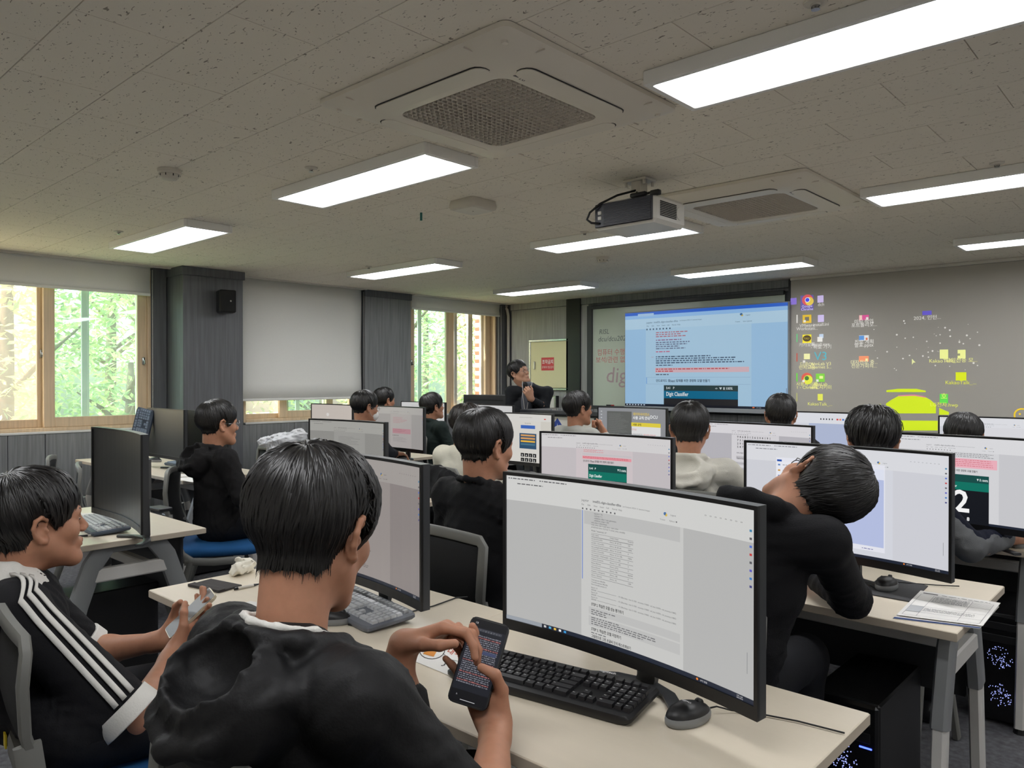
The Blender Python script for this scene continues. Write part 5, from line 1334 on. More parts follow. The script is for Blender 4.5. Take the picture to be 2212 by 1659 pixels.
    if top == 'zip':
        P = [tp(-.060, .035, .985), tp(-.072, -.02, 1.012), tp(-.052, -.088, 1.03), tp(0, -.106, 1.035), tp(.052, -.088, 1.03), tp(.072, -.02, 1.012), tp(.060, .035, .985)]
        g.chain(P, .016, k=.016)
    if extra: extra(g, tp, A, sh)
    v, q = g.mesh(cf, (folds, 52.0, int(abs(x * 31 + y * 17)) % 50))
    tm = topmat or cloth('top_%d_%d_%d' % topcol, topcol)
    tobj = np_obj('jacket' if top in ('zip', 'jacket') else ('hoodie' if hood else 'shirt'), [(v, q, 0)], tm, t)
    if undershirt:
        us = Field(.01).chain([tp(-.050, .02, 1.0), tp(-.060, -.035, 1.028), tp(-.043, -.086, 1.042), tp(0, -.101, 1.046), tp(.043, -.086, 1.042), tp(.060, -.035, 1.028), tp(.050, .02, 1.0)], .006); v, q = us.mesh(.005); np_obj('undershirt', [(v, q, 0)], undershirt, t)
    # --- trousers and shoes
    tr = Field(.04)
    if seated:
        tr.ell((pel[0], pel[1], .555), (.165, .135, .07))
        for s in (-1, 1): tr.cone((s * .09 + pel[0], .02 + pel[1], .56), (s * .12 + pel[0], .40 + pel[1], .555), .078, .062); tr.cone((s * .12 + pel[0], .40 + pel[1], .55), (s * .12 + pel[0], .36 + pel[1], .10), .060, .05)
    else:
        tr.ell((0, 0, .88), (.165, .12, .12))
        for s in (-1, 1): tr.cone((s * .08, 0, .86), (s * .10, .01, .48), .085, .065); tr.cone((s * .10, .01, .48), (s * .11, 0, .08), .062, .05)
    v, q = tr.mesh(.015); np_obj('trousers', [(v, q, 0)], m_trou, t)
    for s in (-1, 1):
        fy = .36 + pel[1] if seated else 0; sf = Field(.02).cone((s * .12 + pel[0], fy - .05, .045), (s * .125 + pel[0], fy + .15, .035), .042, .036).ell((s * .12 + pel[0], fy + .05, .02), (.045, .13, .02)); v, q = sf.mesh(.01); v[:, 2] = np.maximum(v[:, 2], .002); np_obj('shoe', [(v, q, 0)], m_black, t)
    t_info = dict(obj=t, WL=WL, HM=HM, tp=tp, g=g, A=A, sh=sh, top=tobj)
    PEOPLE.append(t_info)
    if seated and chairlab: chair(chairlab, *(chair_at or (x, y)), deg if chair_deg is None else chair_deg)
    return t_info
BLK = (24, 24, 27)
# nearest student, seen from behind, typing on a phone
phc = atd(1034, 1432, 1.36)      # phone centre
ph_up = iv(.28, .86, -.42).normalized(); ph_n = iv(-.15, .45, .88); ph_n = (ph_n - ph_up * ph_n.dot(ph_up)).normalized(); ph_r = ph_up.cross(ph_n)
GRIP = [(6, 16, 12), (8, 18, 12), (8, 18, 12), (10, 20, 14)]
m_nylon = mat('black_nylon', (15, 15, 17), .6, spec=.3, bump=((200, 200, 200), .15))
p1 = person('student in a black hooded windbreaker typing on a dark phone in the foreground', -1.0, .615, 2, 1.268, head=(22, 14, 0), near=3, top='jacket', topmat=m_nylon, hood=True, hoff=(-.040, .03), lean=.03,
    hair=dict(front=-.010, side=.0, back=-.056, thick=.020, nape=.002, mess=.004), hairn=4600, shoulders=.180, sleeve='elbow', folds=.004, undershirt=cloth('tee_white', (214, 212, 206)),
    arms={1: dict(el=(-.745, .755, .745), wr=phc + ph_r * .056 - ph_up * .095 - ph_n * .034, hand=dict(y=ph_up * .78 - ph_r * .60, z=-ph_n * .85 + ph_r * .45, curl=GRIP, thumb=[(.35, .8, -.75), (-.55, .75, -.45)])),
          -1: dict(el=(-1.09, .88, .77), wr=phc - ph_r * .150 - ph_up * .01 - ph_n * .0, hand=dict(y=ph_r * .82 + ph_up * .55, z=ph_up * .62 - ph_r * .55 + ph_n * .1, curl=[(30, 45, 25), (35, 50, 25), (40, 50, 25), (45, 50, 20)], thumb=[(.35, .85, -.35), (.05, .95, -.2)]))},
    chairlab='chair under the nearest student with only a frame corner showing', chair_at=(-.955, .735), chair_deg=0, pel=(.03, .07))
# left student in the striped polo
w2 = Vector((-2.03, .905, .735))
u2 = iv(.62, .62, -.35).normalized(); n2 = iv(-.55, .62, .45); n2 = (n2 - u2 * n2.dot(u2)).normalized(); r2 = u2.cross(n2)
m_polo = cloth('polo_black', (28, 28, 31)); m_wht = cloth('white_trim', (222, 220, 214))
p2 = person('student in a black polo with white collar and sleeve stripes holding a pale phone', -2.165, .575, -12, 1.150, head=(10, -4, 0), near=3, top='shirt', topmat=m_polo, hoff=(0, .03), lean=.0, sleeve='short', folds=.004,
    hair=dict(front=.012, side=-.002, back=-.047, thick=.02, mess=.004), hairn=3000,
    arms={1: dict(el=(-1.84, .715, .585), wr=w2 + r2 * .052 - u2 * .06 - n2 * .028, hand=dict(y=u2 * .8 - r2 * .58, z=-n2 * .85 + r2 * .45, curl=GRIP, thumb=[(.35, .85, -.6), (-.15, .95, -.4)])),
          -1: dict(el=(-2.30, .76, .62), wr=w2 - r2 * .058 - u2 * .07 - n2 * .034, hand=dict(y=u2 * .8 + r2 * .58, z=-n2 * .85 - r2 * .45, curl=GRIP, thumb=[(.35, .85, -.6), (-.1, .95, -.4)]))},
    chairlab='chair at the bottom left corner with a yellow sticker', chair_at=(-1.89, .725), chair_deg=-8, pel=(.15, .10))
# stripes, cuff and collar of the polo
def stripes(P, s, mt, n=3):
    tp, g, A, sh = P['tp'], P['g'], P['A'], P['sh']; a = Vector(sh[s]); e = A[s]['el']; start = Vector(tp(s * .075, -.03, .99)); tip = a + (e - a) * .84
    d = (e - a).normalized(); out = Vector((s * .55, .38, .75))
    for k in range(n):
        rows = []
        for i in range(29):
            t_ = i / 28; base = start.lerp(a, min(1, t_ / .32)) if t_ < .32 else a.lerp(tip, (t_ - .32) / .68)
            o = out.lerp(Vector((s * .9, .25, .25)), t_); o = (o - d * o.dot(d) * min(1, t_ / .32)).normalized(); ax = d.cross(o).normalized() if t_ > .3 else Vector((0, 1, 0)).lerp(d.cross(o).normalized() * (1 if d.cross(o).y > 0 else -1), t_ / .3)
            if ax.y < 0: ax = -ax
            row = []
            for w_ in (-.0058, 0, .0058):
                off = ((k - (n - 1) / 2) * .0215 + w_); ro = Vector(base) + ax * off
                f_ = .0
                for _ in range(26):
                    q_ = ro + o * f_; dd = float(g.at(np.array([q_], dtype=np.float32))[0])
                    f_ -= dd
                    if abs(dd) < .0006: break
                row.append(tuple(ro + o * (f_ + .0035)))
            rows.append(row)
        o_ = MB().grid(rows).build('sleeve_stripe', mt, P['top'], True); so = o_.modifiers.new('t', 'SOLIDIFY'); so.thickness = .004
stripes(p2, 1, m_wht); 
def cuff(P, s, mt):
    a = Vector(P['sh'][s]); e = P['A'][s]['el']; c0 = a + (e - a) * .86; c1 = a + (e - a) * .97
    f_ = Field(.01).cone(c0, c1, .071, .075); v, q_ = f_.mesh(.006); v = v.astype(np.float64); dn = np.array((e - a).normalized()); h = (v - np.array(c0)) @ dn; L = (c1 - c0).length; v -= np.outer(np.maximum(h - L, 0) + np.minimum(h, 0), dn); np_obj('sleeve_cuff', [(v, q_, 0)], mt, P['top'])
cuff(p2, 1, m_wht); cuff(p2, -1, m_wht)
def polo_collar(P, mt):
    tp = P['tp']; f_ = Field(.016)
    for r, z, th in ((.068, 1.060, .011), (.080, 1.052, .012), (.094, 1.036, .013), (.106, 1.020, .012)):
        f_.chain([tp(r * 1.08 * math.sin(a), -.042 - r * .9 * math.cos(a), z + .008 * math.cos(a) - (.02 if abs(a) > 2.2 else 0)) for a in np.linspace(-2.6, 2.6, 15)], th)
    v, q_ = f_.mesh(.006); np_obj('collar', [(v, q_, 0)], mt, P['top'])
polo_collar(p2, m_wht)

SHORT = dict(front=.01, side=.0, back=-.047, thick=.017)
person('student in a black hooded sweatshirt and glasses turned towards the front', -4.13, 2.06, -4, 1.258, near=2, top='hoodie', topcol=(26, 25, 26), hood=True, hair=dict(front=.006, side=.0, back=-.047, thick=.019), glasses='thin', lean=.0, chairlab='chair with yellow sticker behind the hooded student with glasses', chair_deg=-32)
person('student in a dark jacket with glasses and a white face mask', -5.0, 3.72, -6, 1.287, near=1, top='zip', topcol=(30, 32, 38), hair=SHORT, glasses='thin', mask=True, head=(-4, 6, 0), arms={1: dict(el=(-4.76, 3.76, .80), wr=(-4.885, 3.92, .782), hand=dict(y=(-.1, 1, -.12), z=(0, .1, 1), curl=[(20, 30, 15)] * 4)), -1: dict(el=(-5.25, 3.78, .76), wr=(-5.15, 3.95, .765))}, chairlab='chair of the masked student')
person('student behind the mask wearer with only dark hair and an ear showing', -6.13, 4.80, -6, 1.296, near=1, top='jacket', topcol=(28, 30, 36), hair=SHORT, chairlab='chair of the rearmost student by the window')
person('student in a dark green jacket with glasses looking up', -5.44, 4.83, -6, 1.248, near=1, top='zip', topcol=(34, 44, 42), hair=dict(front=-.004, side=-.004, back=-.047, thick=.021), glasses='thin', head=(-6, -8, 0), chairlab='black-backed chair of the student in dark green')
person('student in a beige shirt with tousled brown hair', -3.33, 3.18, 0, 1.222, near=1, top='shirt', topcol=(206, 202, 186), folds=.003, hair=dict(front=.0, side=-.012, back=-.048, thick=.022, mess=.006), hairmat=m_hair2, lean=.05, head=(4, 10, 0), chairlab='chair with a dark coat over it behind the beige shirt')
person('student in a black shirt seen from behind in front of the green app monitor', -1.93, 1.97, 0, 1.268, near=2, top='shirt', topcol=(25, 25, 27), collar=True, hair=dict(front=-.002, side=.004, back=-.045, thick=.02), hairn=2200, head=(-8, 4, 0), extra=lambda g, tp, A, sh: g.chain([tp(-.055, .03, .99), tp(-.068, -.02, 1.015), tp(-.05, -.088, 1.035), tp(0, -.106, 1.04), tp(.05, -.088, 1.035), tp(.068, -.02, 1.015), tp(.055, .03, .99)], .013, k=.012), chairlab='grey framed chair behind the black-shirted student')
person('student in a grey sweatshirt with glasses resting his chin on a fist', -3.47, 4.52, -10, 1.289, near=1, top='shirt', topcol=(166, 166, 160), folds=.003, hair=SHORT, glasses=True, head=(-12, 0, 0), arms={1: dict(el=(-3.22, 4.62, .80), wr=(-3.34, 4.66, .985), hand=dict(y=(-.45, -.15, .85), z=(.5, .8, .1), curl=[(70, 80, 40)] * 4))}, chairlab='chair of the student resting his chin')
person('student in a white hoodie seen from behind', -1.83, 3.25, 18, 1.268, near=2, top='hoodie', topcol=(208, 205, 194), folds=.003, hood=True, hair=dict(front=.01, side=.004, back=-.045, thick=.017), head=(10, 2, 0), hairn=1500, arms={1: dict(el=(-1.52, 3.42, .80), wr=(-1.52, 3.46, .76))}, chairlab='chair of the student in the white hoodie')
person('student whose dark head stands before the display corner', -1.92, 4.50, 14, 1.29, near=1, top='jacket', topcol=(30, 31, 35), hair=dict(front=.01, side=.008, back=-.045, thick=.015), head=(10, 0, 0), chairlab='chair of the student before the display corner')
person('student with tousled black hair and grey sleeve using a mouse at the right', -.98, 3.10, -4, 1.262, near=1, top='jacket', topcol=(104, 106, 108), hair=dict(front=.0, side=-.006, back=-.045, thick=.022, mess=.012, rag=.04), head=(24, 20, 0), lean=.05, arms={1: dict(el=(-.66, 3.22, .76), wr=(-.575, 3.49, .765), hand=dict(y=(.25, 1, -.15), z=(0, .1, 1), curl=[(18, 25, 12), (20, 28, 12), (22, 30, 14), (24, 30, 14)], thumb=[(.7, .75, -.3), (.4, .9, -.2)]))}, chairlab='chair of the tousled student at the right')
person('student whose bowed head barely rises above the right monitors', -.96, 4.48, 0, 1.198, near=0, top='jacket', topcol=(30, 31, 35), hair=SHORT, head=(10, 24, 0), lean=.06, chairlab='chair of the bowed student at the right')
p12 = PEOPLE[-2]; a_ = p12['A'][1]; sp_ = Field(.02).cone(a_['el'] + Vector((0, .02, .014)), a_['el'].lerp(a_['wr'], .80) + Vector((0, 0, .010)), .046, .036).cone(Vector(p12['sh'][1]).lerp(a_['el'], .35) + Vector((.01, .02, .012)), a_['el'] + Vector((0, .02, .014)), .050, .046); v, q_ = sp_.mesh(.007, (.004, 60, 5)); np_obj('sleeve_panel', [(v, q_, 0)], cloth('navy', (26, 30, 46)), p12['top'])
# leaning student, head tipped sideways
hz = iv(.84, .42, .10).normalized(); hy = iv(-.06, .14, -1.0); hy = (hy - hz * hy.dot(hz)).normalized(); hx = hy.cross(hz)
HMw = Matrix((hx, hy, hz)).transposed().to_4x4(); HMw.translation = atd(1762, 1058, 2.0)
person('student in a black coat with head tipped onto his shoulder', -.985, 1.86, 4, 1.31, near=2, headmat=HMw, top='zip', topcol=(20, 20, 23), hair=dict(front=.004, side=-.012, back=-.047, thick=.024), hairn=2400, side=.13, lean=.05, shoulders=.195, glasses=True, folds=.004, undershirt=None, extra=lambda g, tp, A, sh: g.chain([tp(-.06, .04, .99), tp(-.082, -.02, 1.02), tp(-.06, -.095, 1.045), tp(0, -.115, 1.05), tp(.06, -.09, 1.03), tp(.078, -.02, 1.01)], .026, k=.02),
    arms={1: dict(el=(-.735, 2.19, .775), wr=(-.90, 2.36, .77)), -1: dict(el=(-1.22, 2.0, .76), wr=(-1.1, 2.3, .76))}, chairlab='chair under the leaning student on the right')
# lecturer standing behind the lectern
lz = iv(-.30, .94, -.05).normalized(); ly = iv(.80, -.02, .62); ly = (ly - lz * ly.dot(lz)).normalized(); lx = ly.cross(lz)
HML = Matrix((lx, ly, lz)).transposed().to_4x4(); HML.translation = atd(1121, 806, 7.7)
lp_ = atd(1142, 860, 7.75)
LB = math.degrees(math.atan2(-.55, -.75)) 
mic = atd(1136, 836, 7.45)
lect = thing('x', 'x', 'x'); bpy.data.objects.remove(lect)
def lecturer():
    x, y = lp_.x, lp_.y; deg = -150
    P = person('lecturer in a dark jacket and grey shirt speaking into a microphone', x, y, deg, 1.64, near=1, headmat=HML, top='jacket', topcol=(34, 36, 40), hair=dict(front=.022, side=.006, back=-.045, thick=.016), glasses='thin', seated=False, lean=.10, side=-.02, skin=m_skin2, shoulders=.20,
        arms={-1: dict(el=atd(1176, 880, 7.62), wr=atd(1147, 862, 7.42), hand=dict(y=iv(-.35, .75, .3), z=iv(.3, -.2, .9), curl=[(60, 70, 40)] * 4, thumb=[(.4, .8, -.5), (0, .9, -.4)])), 1: dict(el=atd(1100, 900, 7.7), wr=atd(1112, 935, 7.5))})
    return P
plec = lecturer()
tpL = plec['tp']
sf = Field(.02).ell(tpL(0, .085, .90), (.06, .05, .16)).cone(tpL(-.03, .06, 1.0), tpL(.03, .06, 1.0), .03); v, q_ = sf.mesh(.008); np_obj('shirt_front', [(v, q_, 0)], cloth('grey_shirt', (96, 98, 106)), plec['obj'])
lan = MB(); lan.tube([tpL(-.05, .07, 1.02), tpL(-.03, .145, .93), tpL(0, .15, .82)], .003, 5); lan.tube([tpL(.05, .07, 1.02), tpL(.03, .145, .93), tpL(0, .15, .82)], .003, 5); lan.rbox(-.035, .035, .145, .15, .70 + .2, .80 + .2, .001); lan.build('lanyard', m_white, plec['obj'])
mk = thing('microphone', 'black handheld microphone in the lecturer hand', 'microphone', mic)
M = basis(iv(-.2, 0, 1), iv(-.18, .95, -.1), (0, 0, 0)); 
auto_smooth(MB().lathe([(.012, -.15), (.0135, -.10), (.017, -.02), (.018, 0)], 14, M).build('handle', m_black, mk)); auto_smooth(MB().lathe([(.019, 0), (.024, .012), (.025, .03), (.018, .045), (.006, .052)], 14, M).build('grille_head', mat('mic_mesh', (40, 40, 42), .5, metal=.6), mk))
# ------------------------------------------------------------------ things on and under the desks
m_kb = mat('keyboard_black', (20, 20, 22), 0.45); m_key = mat('key_black', (30, 30, 33), 0.45); m_kbg = mat('keyboard_grey', (96, 100, 108), .5); m_keyg = mat('key_grey', (176, 178, 180), .5); m_ink = mat('legend_white', (220, 220, 220), .5)
m_kbl = mat('keyboard_navy', (60, 70, 84), .5); m_keyb = mat('key_bluegrey', (120, 134, 150), .5)
KEYM = {}
def keycap(w, h, m):
    k = (round(w, 4), round(h, 4), m.name)
    if k not in KEYM:
        b, t = .0012, .0028; W, H = w / 2 - b, h / 2 - b; W2, H2 = w / 2 - t, h / 2 - t
        KEYM[k] = MB().add([(-W, -H, 0), (W, -H, 0), (W, H, 0), (-W, H, 0), (-W2, -H2 + .0008, .007), (W2, -H2 + .0008, .007), (W2, H2 + .0006, .0075), (-W2, H2 + .0006, .0075)], [(4, 5, 6, 7), (0, 1, 5, 4), (1, 2, 6, 5), (2, 3, 7, 6), (3, 0, 4, 7)]).mesh('key', m)
    return KEYM[k]
U = .0188
ROWS = [[1, -.7, 1, 1, 1, 1, -.45, 1, 1, 1, 1, -.45, 1, 1, 1, 1, -.25, 1, 1, 1, -.25, 1, 1, 1, 1],
        [1] * 13 + [2, -.25, 1, 1, 1, -.25, 1, 1, 1, 1], [1.5] + [1] * 12 + [1.5, -.25, 1, 1, 1, -.25, 1, 1, 1, 1],
        [1.75] + [1] * 11 + [2.25, -3.5, 1, 1, 1, 1], [2.25] + [1] * 10 + [2.75, -1.25, 1, -1.25, 1, 1, 1, 1], [1.25, 1.25, 1.25, 5.75, 1.25, 1.25, 1.25, 1.75, -.25, 1, 1, 1, -.25, 2, 1, 1]]
LEG = ['`1234567890-=', ' QWERTYUIOP[]\\', " ASDFGHJKL;'", ' ZXCVBNM,./']
def keyboard(label, loc, rz, mb=None, mk=None, letters=False, cable=None, tilt=4.0, ry=0.0):
    t = thing('keyboard', label, 'keyboard', loc, rz, 'computer keyboards'); t.rotation_euler = (math.radians(tilt), ry, rz)
    mb = mb or m_kb; mk = mk or m_key; W, D = .222, .0775
    b = MB(); prof = []
    rows = [[(x, y, z) for x, y in [(sx * (W - dx), sy * (D - dx)) for sx, sy in ((-1, -1), (1, -1), (1, 1), (-1, 1))]] for dx, z in ((.006, .001), (0, .006), (0, .014), (.004, .018))]
    rows = []
    for dx, z in ((.008, .0), (0, .006), (0, .013), (.006, .018)): rows.append([(px, py * D / W + 0, z) for px, py in [(q[0], q[1]) for q in rsq(W - dx, .03, 4)]])
    b.grid(rows, close=True); n = len(rows[0]); b.add(rows[-1], [tuple(range(n))]); b.add(rows[0], [tuple(range(n))[::-1]])
    auto_smooth(b.build('case', mb, t), 40)
    x0 = -.2075; y0 = .053
    c = Canvas(lambda x, y, L: (x, y, .0258), matf=lambda col: m_ink)
    for r, row in enumerate(ROWS):
        x = x0; y = y0 - r * U * 1.0 - (.006 if r else 0); li = 0
        for w in row:
            if w < 0: x += -w * U; continue
            o = link('key', keycap(w * U, U, mk), t, (x + w * U / 2, y, .0178))
            if letters and 1 <= r <= 4 and li < len(LEG[r - 1]):
                ch = LEG[r - 1][li]
                if ch != ' ': c.text(x + w * U / 2 - .004, y + .0005, ch, .006, (1, 1, 1))
            elif letters and r >= 1 and w >= 1: c.rect(x + .004, y + .002, x + .009, y + .0035, (1, 1, 1))
            li += 1; x += w * U
    if letters:
        c.text(.085, .066, 'logitech', .0125, (1, 1, 1), bold=True); o = c.build('key_legends', t); o['kind'] = 'stuff'
    if cable: MB().tube(cable, .0022, 6).build('cable', m_cable, t, True)
    return t
def mouse(label, loc, rz, top=None, band=None, pts=None, s=1.0, logo=False):
    t = thing('computer_mouse', label, 'mouse', loc, rz, 'computer mice'); top = top or m_kb; band = band or mat('mouse_silver', (126, 128, 130), .4)
    def ring(z, g, zz=None): return [((.031 * g) * s * math.sin(a) * (1 - .10 * max(0, math.cos(a))), (.056 * g) * s * math.cos(a), (z + (.006 * (1 - math.cos(a)) if z > .012 else 0) * 0) * s) for a in np.linspace(0, 2 * math.pi, 24, endpoint=False)]
    b = MB(); R = [ring(.0, .90), ring(.004, .99), ring(.012, 1.0), ring(.017, .97)]; b.grid(R, close=True); b.add(R[0], [tuple(range(24))[::-1]]); b.add(R[-1], [tuple(range(24))]); b.build('side_band', band, t, True)
    u = MB(); H = [ring(.013, .965), ring(.022, .93), ring(.029, .82), ring(.0345, .62), ring(.037, .36), ring(.038, .08)]
    H = [[(x, y, z - max(0, y / s) * .14 * (z / .038)) for x, y, z in r] for r in H]; u.grid(H, close=True); u.add(H[-1], [tuple(range(24))]); u.build('top_shell', top, t, True)
    MB().cyl((-.004 * s, .028 * s, .028 * s), (.004 * s, .028 * s, .028 * s), .010 * s, .010 * s, 14).build('scroll_wheel', m_cable, t, True)
    if logo:
        c = Canvas(lambda x, y, L: (x, y, .0385 - abs(y) * .14 - max(0, (y * y + x * x)) * 6), matf=lambda col: m_ink); c.text(-.014, -.004, 'logitech', .0072, (1, 1, 1)); c.build('logo', t)
    if pts: MB().tube(pts, .0018, 6).build('cable', m_cable, t, True)
    return t
Z = DZ + .0005; ZK = Z + .0056
br_, fr_ = atz(1431, 1490, DZ + .022), atz(1357, 1558, DZ + .018); ang = math.atan2((br_ - fr_).y, (br_ - fr_).x) - math.pi / 2
kc = (br_ + fr_) / 2; kl = Vector((math.cos(ang), math.sin(ang), 0)) * .222
keyboard('black full size keyboard in front of the large near monitor', (kc.x - kl.x, kc.y - kl.y, ZK), ang, letters=True)
p = atz(1488, 1560, DZ); mouse('black mouse with silver edge beside the black keyboard', (p.x, p.y, Z), math.radians(-14), logo=True, pts=[(0, .052, .012), (.004, .075, .012), (.02, .10, .004), (.05, .13, .003), (.12, .17, .003), (.2, .2, .003)])
p = atz(1214, 1418, DZ); q_ = atz(762, 1302, DZ + .02)
keyboard('grey keyboard below the blank page monitor', (q_.x, q_.y, ZK), math.radians(-8), m_kbg, m_keyg)
q_ = atz(716, 1347, DZ); c1, c2, c3, c4 = [atz(*a, DZ + .003) for a in ((790, 1357), (838, 1335), (935, 1310), (985, 1292))]
mouse('dark mouse half hidden behind the nearest shoulder', (q_.x, q_.y, Z), math.radians(-50), pts=None)
tag(MB().tube([atz(752, 1350, DZ + .004), c1, atz(812, 1342, DZ + .003), c2, c3, atz(955, 1303, DZ + .004), c4, atz(1010, 1290, DZ + .003)], .0022, 6).build('mouse_cable', m_cable, smooth=True), 'thin black cable snaking across the left front desk', 'cable')
# things on the left front desk
pc = atz(463, 1268, DZ)
wl3 = thing('card_wallet', 'dark grey fabric card wallet lying on the front desk', 'wallet', (pc.x, pc.y, Z), math.radians(12)); m_fab = mat('grey_fabric', (66, 62, 62), .9, bump=((700, 700, 700), .5))
MB().rbox(-.075, .075, -.045, .045, 0, .006, .002).build('sleeve', m_fab, wl3); MB().rbox(-.075, .075, -.045, -.02, .006, .0085, .001).build('flap', m_fab, wl3); MB().box(-.074, .074, -.0215, -.0195, .0085, .009).build('seam', m_black, wl3)
pc = atz(520, 1240, DZ)
ts = Field(.012)
rg = random.Random(9)
for i in range(9): ts.ell((rg.uniform(-.035, .035), rg.uniform(-.03, .03), rg.uniform(.012, .04)), (rg.uniform(.012, .03), rg.uniform(.004, .008), rg.uniform(.014, .028)), np.array(Euler((rg.uniform(-1, 1), rg.uniform(-1, 1), rg.uniform(0, 3))).to_matrix()))
v, q2 = ts.mesh(.004, (.003, 90, 3)); v[:, 2] = np.maximum(v[:, 2], .001); o = np_obj('crumpled_tissue', [(v, q2, 0)], mat('tissue', (232, 228, 214), .9), None); o.location = (pc.x, pc.y, Z); tag(o, 'crumpled white tissue on the left front desk', 'tissue')
def pen(label, a, b, z=DZ):
    a = atz(*a, z + .005); b = atz(*b, z + .005); t = thing('pen', label, 'pen', a, math.atan2((b - a).y, (b - a).x), 'pens on the desks'); L = min(.14, (b - a).length)
    MB().cyl((0, 0, 0), (.012, 0, 0), .0046, .0046, 8).build('end_cap', m_black, t); MB().cyl((.012, 0, 0), (L * .75, 0, 0), .0045, .0045, 8).build('barrel', m_white, t); MB().cyl((L * .75, 0, 0), (L, 0, 0), .0045, .002, 8).build('tip', m_black, t)
pen('white pen with a black end beside the wallet', (505, 1273), (560, 1262)); pen('white pen behind the phone near the large monitor', (1018, 1350), (1085, 1352))
m_paper = mat('paper', (228, 226, 222), .8)
def sheet(name, label, corners, draw=None, z=DZ, lift=.002, cat='paper', group=None):
    C = [atz(*c_, z) for c_ in corners]; o = (C[0] + C[1] + C[2] + C[3]) / 4; t = thing(name, label, cat, (o.x, o.y, z + lift), 0, group); L = [c_ - o for c_ in C]
    MB().add([(c_.x, c_.y, 0) for c_ in L] + [(c_.x, c_.y, -.0012) for c_ in L], [(0, 1, 2, 3), (7, 6, 5, 4), (0, 4, 5, 1), (1, 5, 6, 2), (2, 6, 7, 3), (3, 7, 4, 0)]).build('sheet', m_paper, t)
    if draw:
        def mp(x, y, k): q = L[0].lerp(L[1], x).lerp(L[3].lerp(L[2], x), y); return (q.x, q.y, .0003 + .0002 * k)
        c = Canvas(mp, matf=lambda col: mat('ink_%d_%d_%d' % col, col, .7)); draw(c); c.build('print', t)
    return t
def form(c):
    G, Kk = (120, 122, 126), (60, 60, 64); c.rect(.06, .90, .25, .93, Kk, 1); c.scribble(.3, .9, .6, .03, G)
    for y in (.86, .62, .40, .18, .05): c.line([(.05, y), (.95, y)], .004, G)
    for x in (.05, .22, .7, .95): c.line([(x, .05), (x, .86)], .004, G)
    rg = random.Random(2)
    for i in range(10): c.scribble(.24, .82 - i * .022, .44, .018, G)
    c.rect(.05, .18, .22, .40, (186, 188, 190), 1)
    for i in range(9): c.line([(.7, .62 + .024 * i), (.95, .62 + .024 * i)], .003, G)
    for i in range(4): c.scribble(.24, .34 - i * .03, .6, .018, G)
sheet('folder', 'navy edged clear folder under the printed form', [(1930, 1338), (2118, 1360), (2160, 1312), (2000, 1282)], lambda c: (c.rect(0, 0, 1, .05, (40, 62, 110), 1), c.rect(0, .5, .12, 1, (214, 140, 90), 1)), lift=.0015)
sheet('printed_form', 'printed form with a table on the right desk corner', [(1938, 1333), (2125, 1357), (2163, 1307), (1990, 1280)], form, lift=.0055)
sheet('clear_file', 'clear file with a blue edge on the left front desk', [(455, 1325), (560, 1352), (640, 1318), (540, 1300)], lambda c: (c.rect(0, 0, .8, .14, (44, 78, 160), 1), c.disc(.5, .35, .09, (226, 150, 90), 1)), lift=.0015)
def notes(c):
    o_ = (214, 140, 60); k = (40, 40, 44)
    pts = [(.30 + .17 * math.cos(a), .33 + .19 * math.sin(a)) for a in np.linspace(0, 6.28, 20)]; c.line(pts, .012, k); c.poly([(.22, .2), (.38, .22), (.36, .36), (.3, .32), (.22, .36)], o_, 1)
    c.line([(.33, .40), (.42, .75), (.5, .92)], .014, k); c.line([(.36, .40), (.46, .78)], .008, k); c.line([(.40, .55), (.62, .64), (.95, .62), (.98, .35), (.6, .28), (.45, .36)], .008, k); c.text(.48, .40, '대학사랑', .15, (190, 90, 70), bold=True, maxw=.42); c.line([(.5, .66), (.7, .7), (.8, .66)], .02, (60, 90, 150))
    c.text(.55, .1, '♪', .14, k); c.text(.1, .6, '♪', .14, k); c.text(.75, .8, '♫', .12, k)
sheet('illustrated_file', 'clear file with a cartoon sketch beside the phone', [(868, 1420), (1010, 1478), (1075, 1385), (940, 1352)], notes, lift=.002)
# phones
def phone(label, cpos, r, up, n, face_cols, W=.0735, H=.150, case=None):
    M = Matrix((r, up, n)).transposed().to_4x4(); M.translation = cpos
    t = thing('smartphone', label, 'phone'); t.matrix_world = M; t.rotation_mode = 'QUATERNION'; t.matrix_basis = M
    pts = rsq(W / 2, .011, 4); sc = [(x, y * 1 + (H - W) / 2 * (1 if y > 0 else -1)) for x, y in pts]
    MB().prism(sc, -.008, 0).build('case', case or m_black, t); MB().prism([(x * .95, y * .975) for x, y in sc], 0, .0006).build('screen', m_off, t)
    c = Canvas(lambda x, y, L: (-W / 2 * .93 + x * W * .93, -H / 2 * .96 + y * H * .96, .0007 + .0002 * L), gain=.8); face_cols(c); c.build('screen_image', t)
    return t
def ph1(c):
    c.rect(0, 0, 1, 1, (22, 22, 26), 0); c.rect(0, .14, 1, .9, (34, 36, 44), 1); c.rect(.05, .86, .9, .89, (70, 72, 80), 2)
    for i, ch in enumerate('01016741'): c.text(.30 + .075 * i, .862, ch, .03, (226, 226, 230))
    rg = random.Random(8); y = .8
    while y > .2:
        c.scribble(.06, y, .86, .028, (130, 130, 140) if rg.random() < .8 else (170, 110, 110)); y -= .024
    c.rect(.42, .60, .9, .64, (70, 78, 110), 3)
    c.text(.12, .94, '11:58', .035, (220, 220, 224)); c.text(.16, .075, 'Aa', .03, (200, 200, 206)); c.rect(.3, .03, .7, .036, (220, 220, 224), 2)
phone('black smartphone with dark text held over the front desk', phc, ph_r, ph_up, ph_n, ph1)
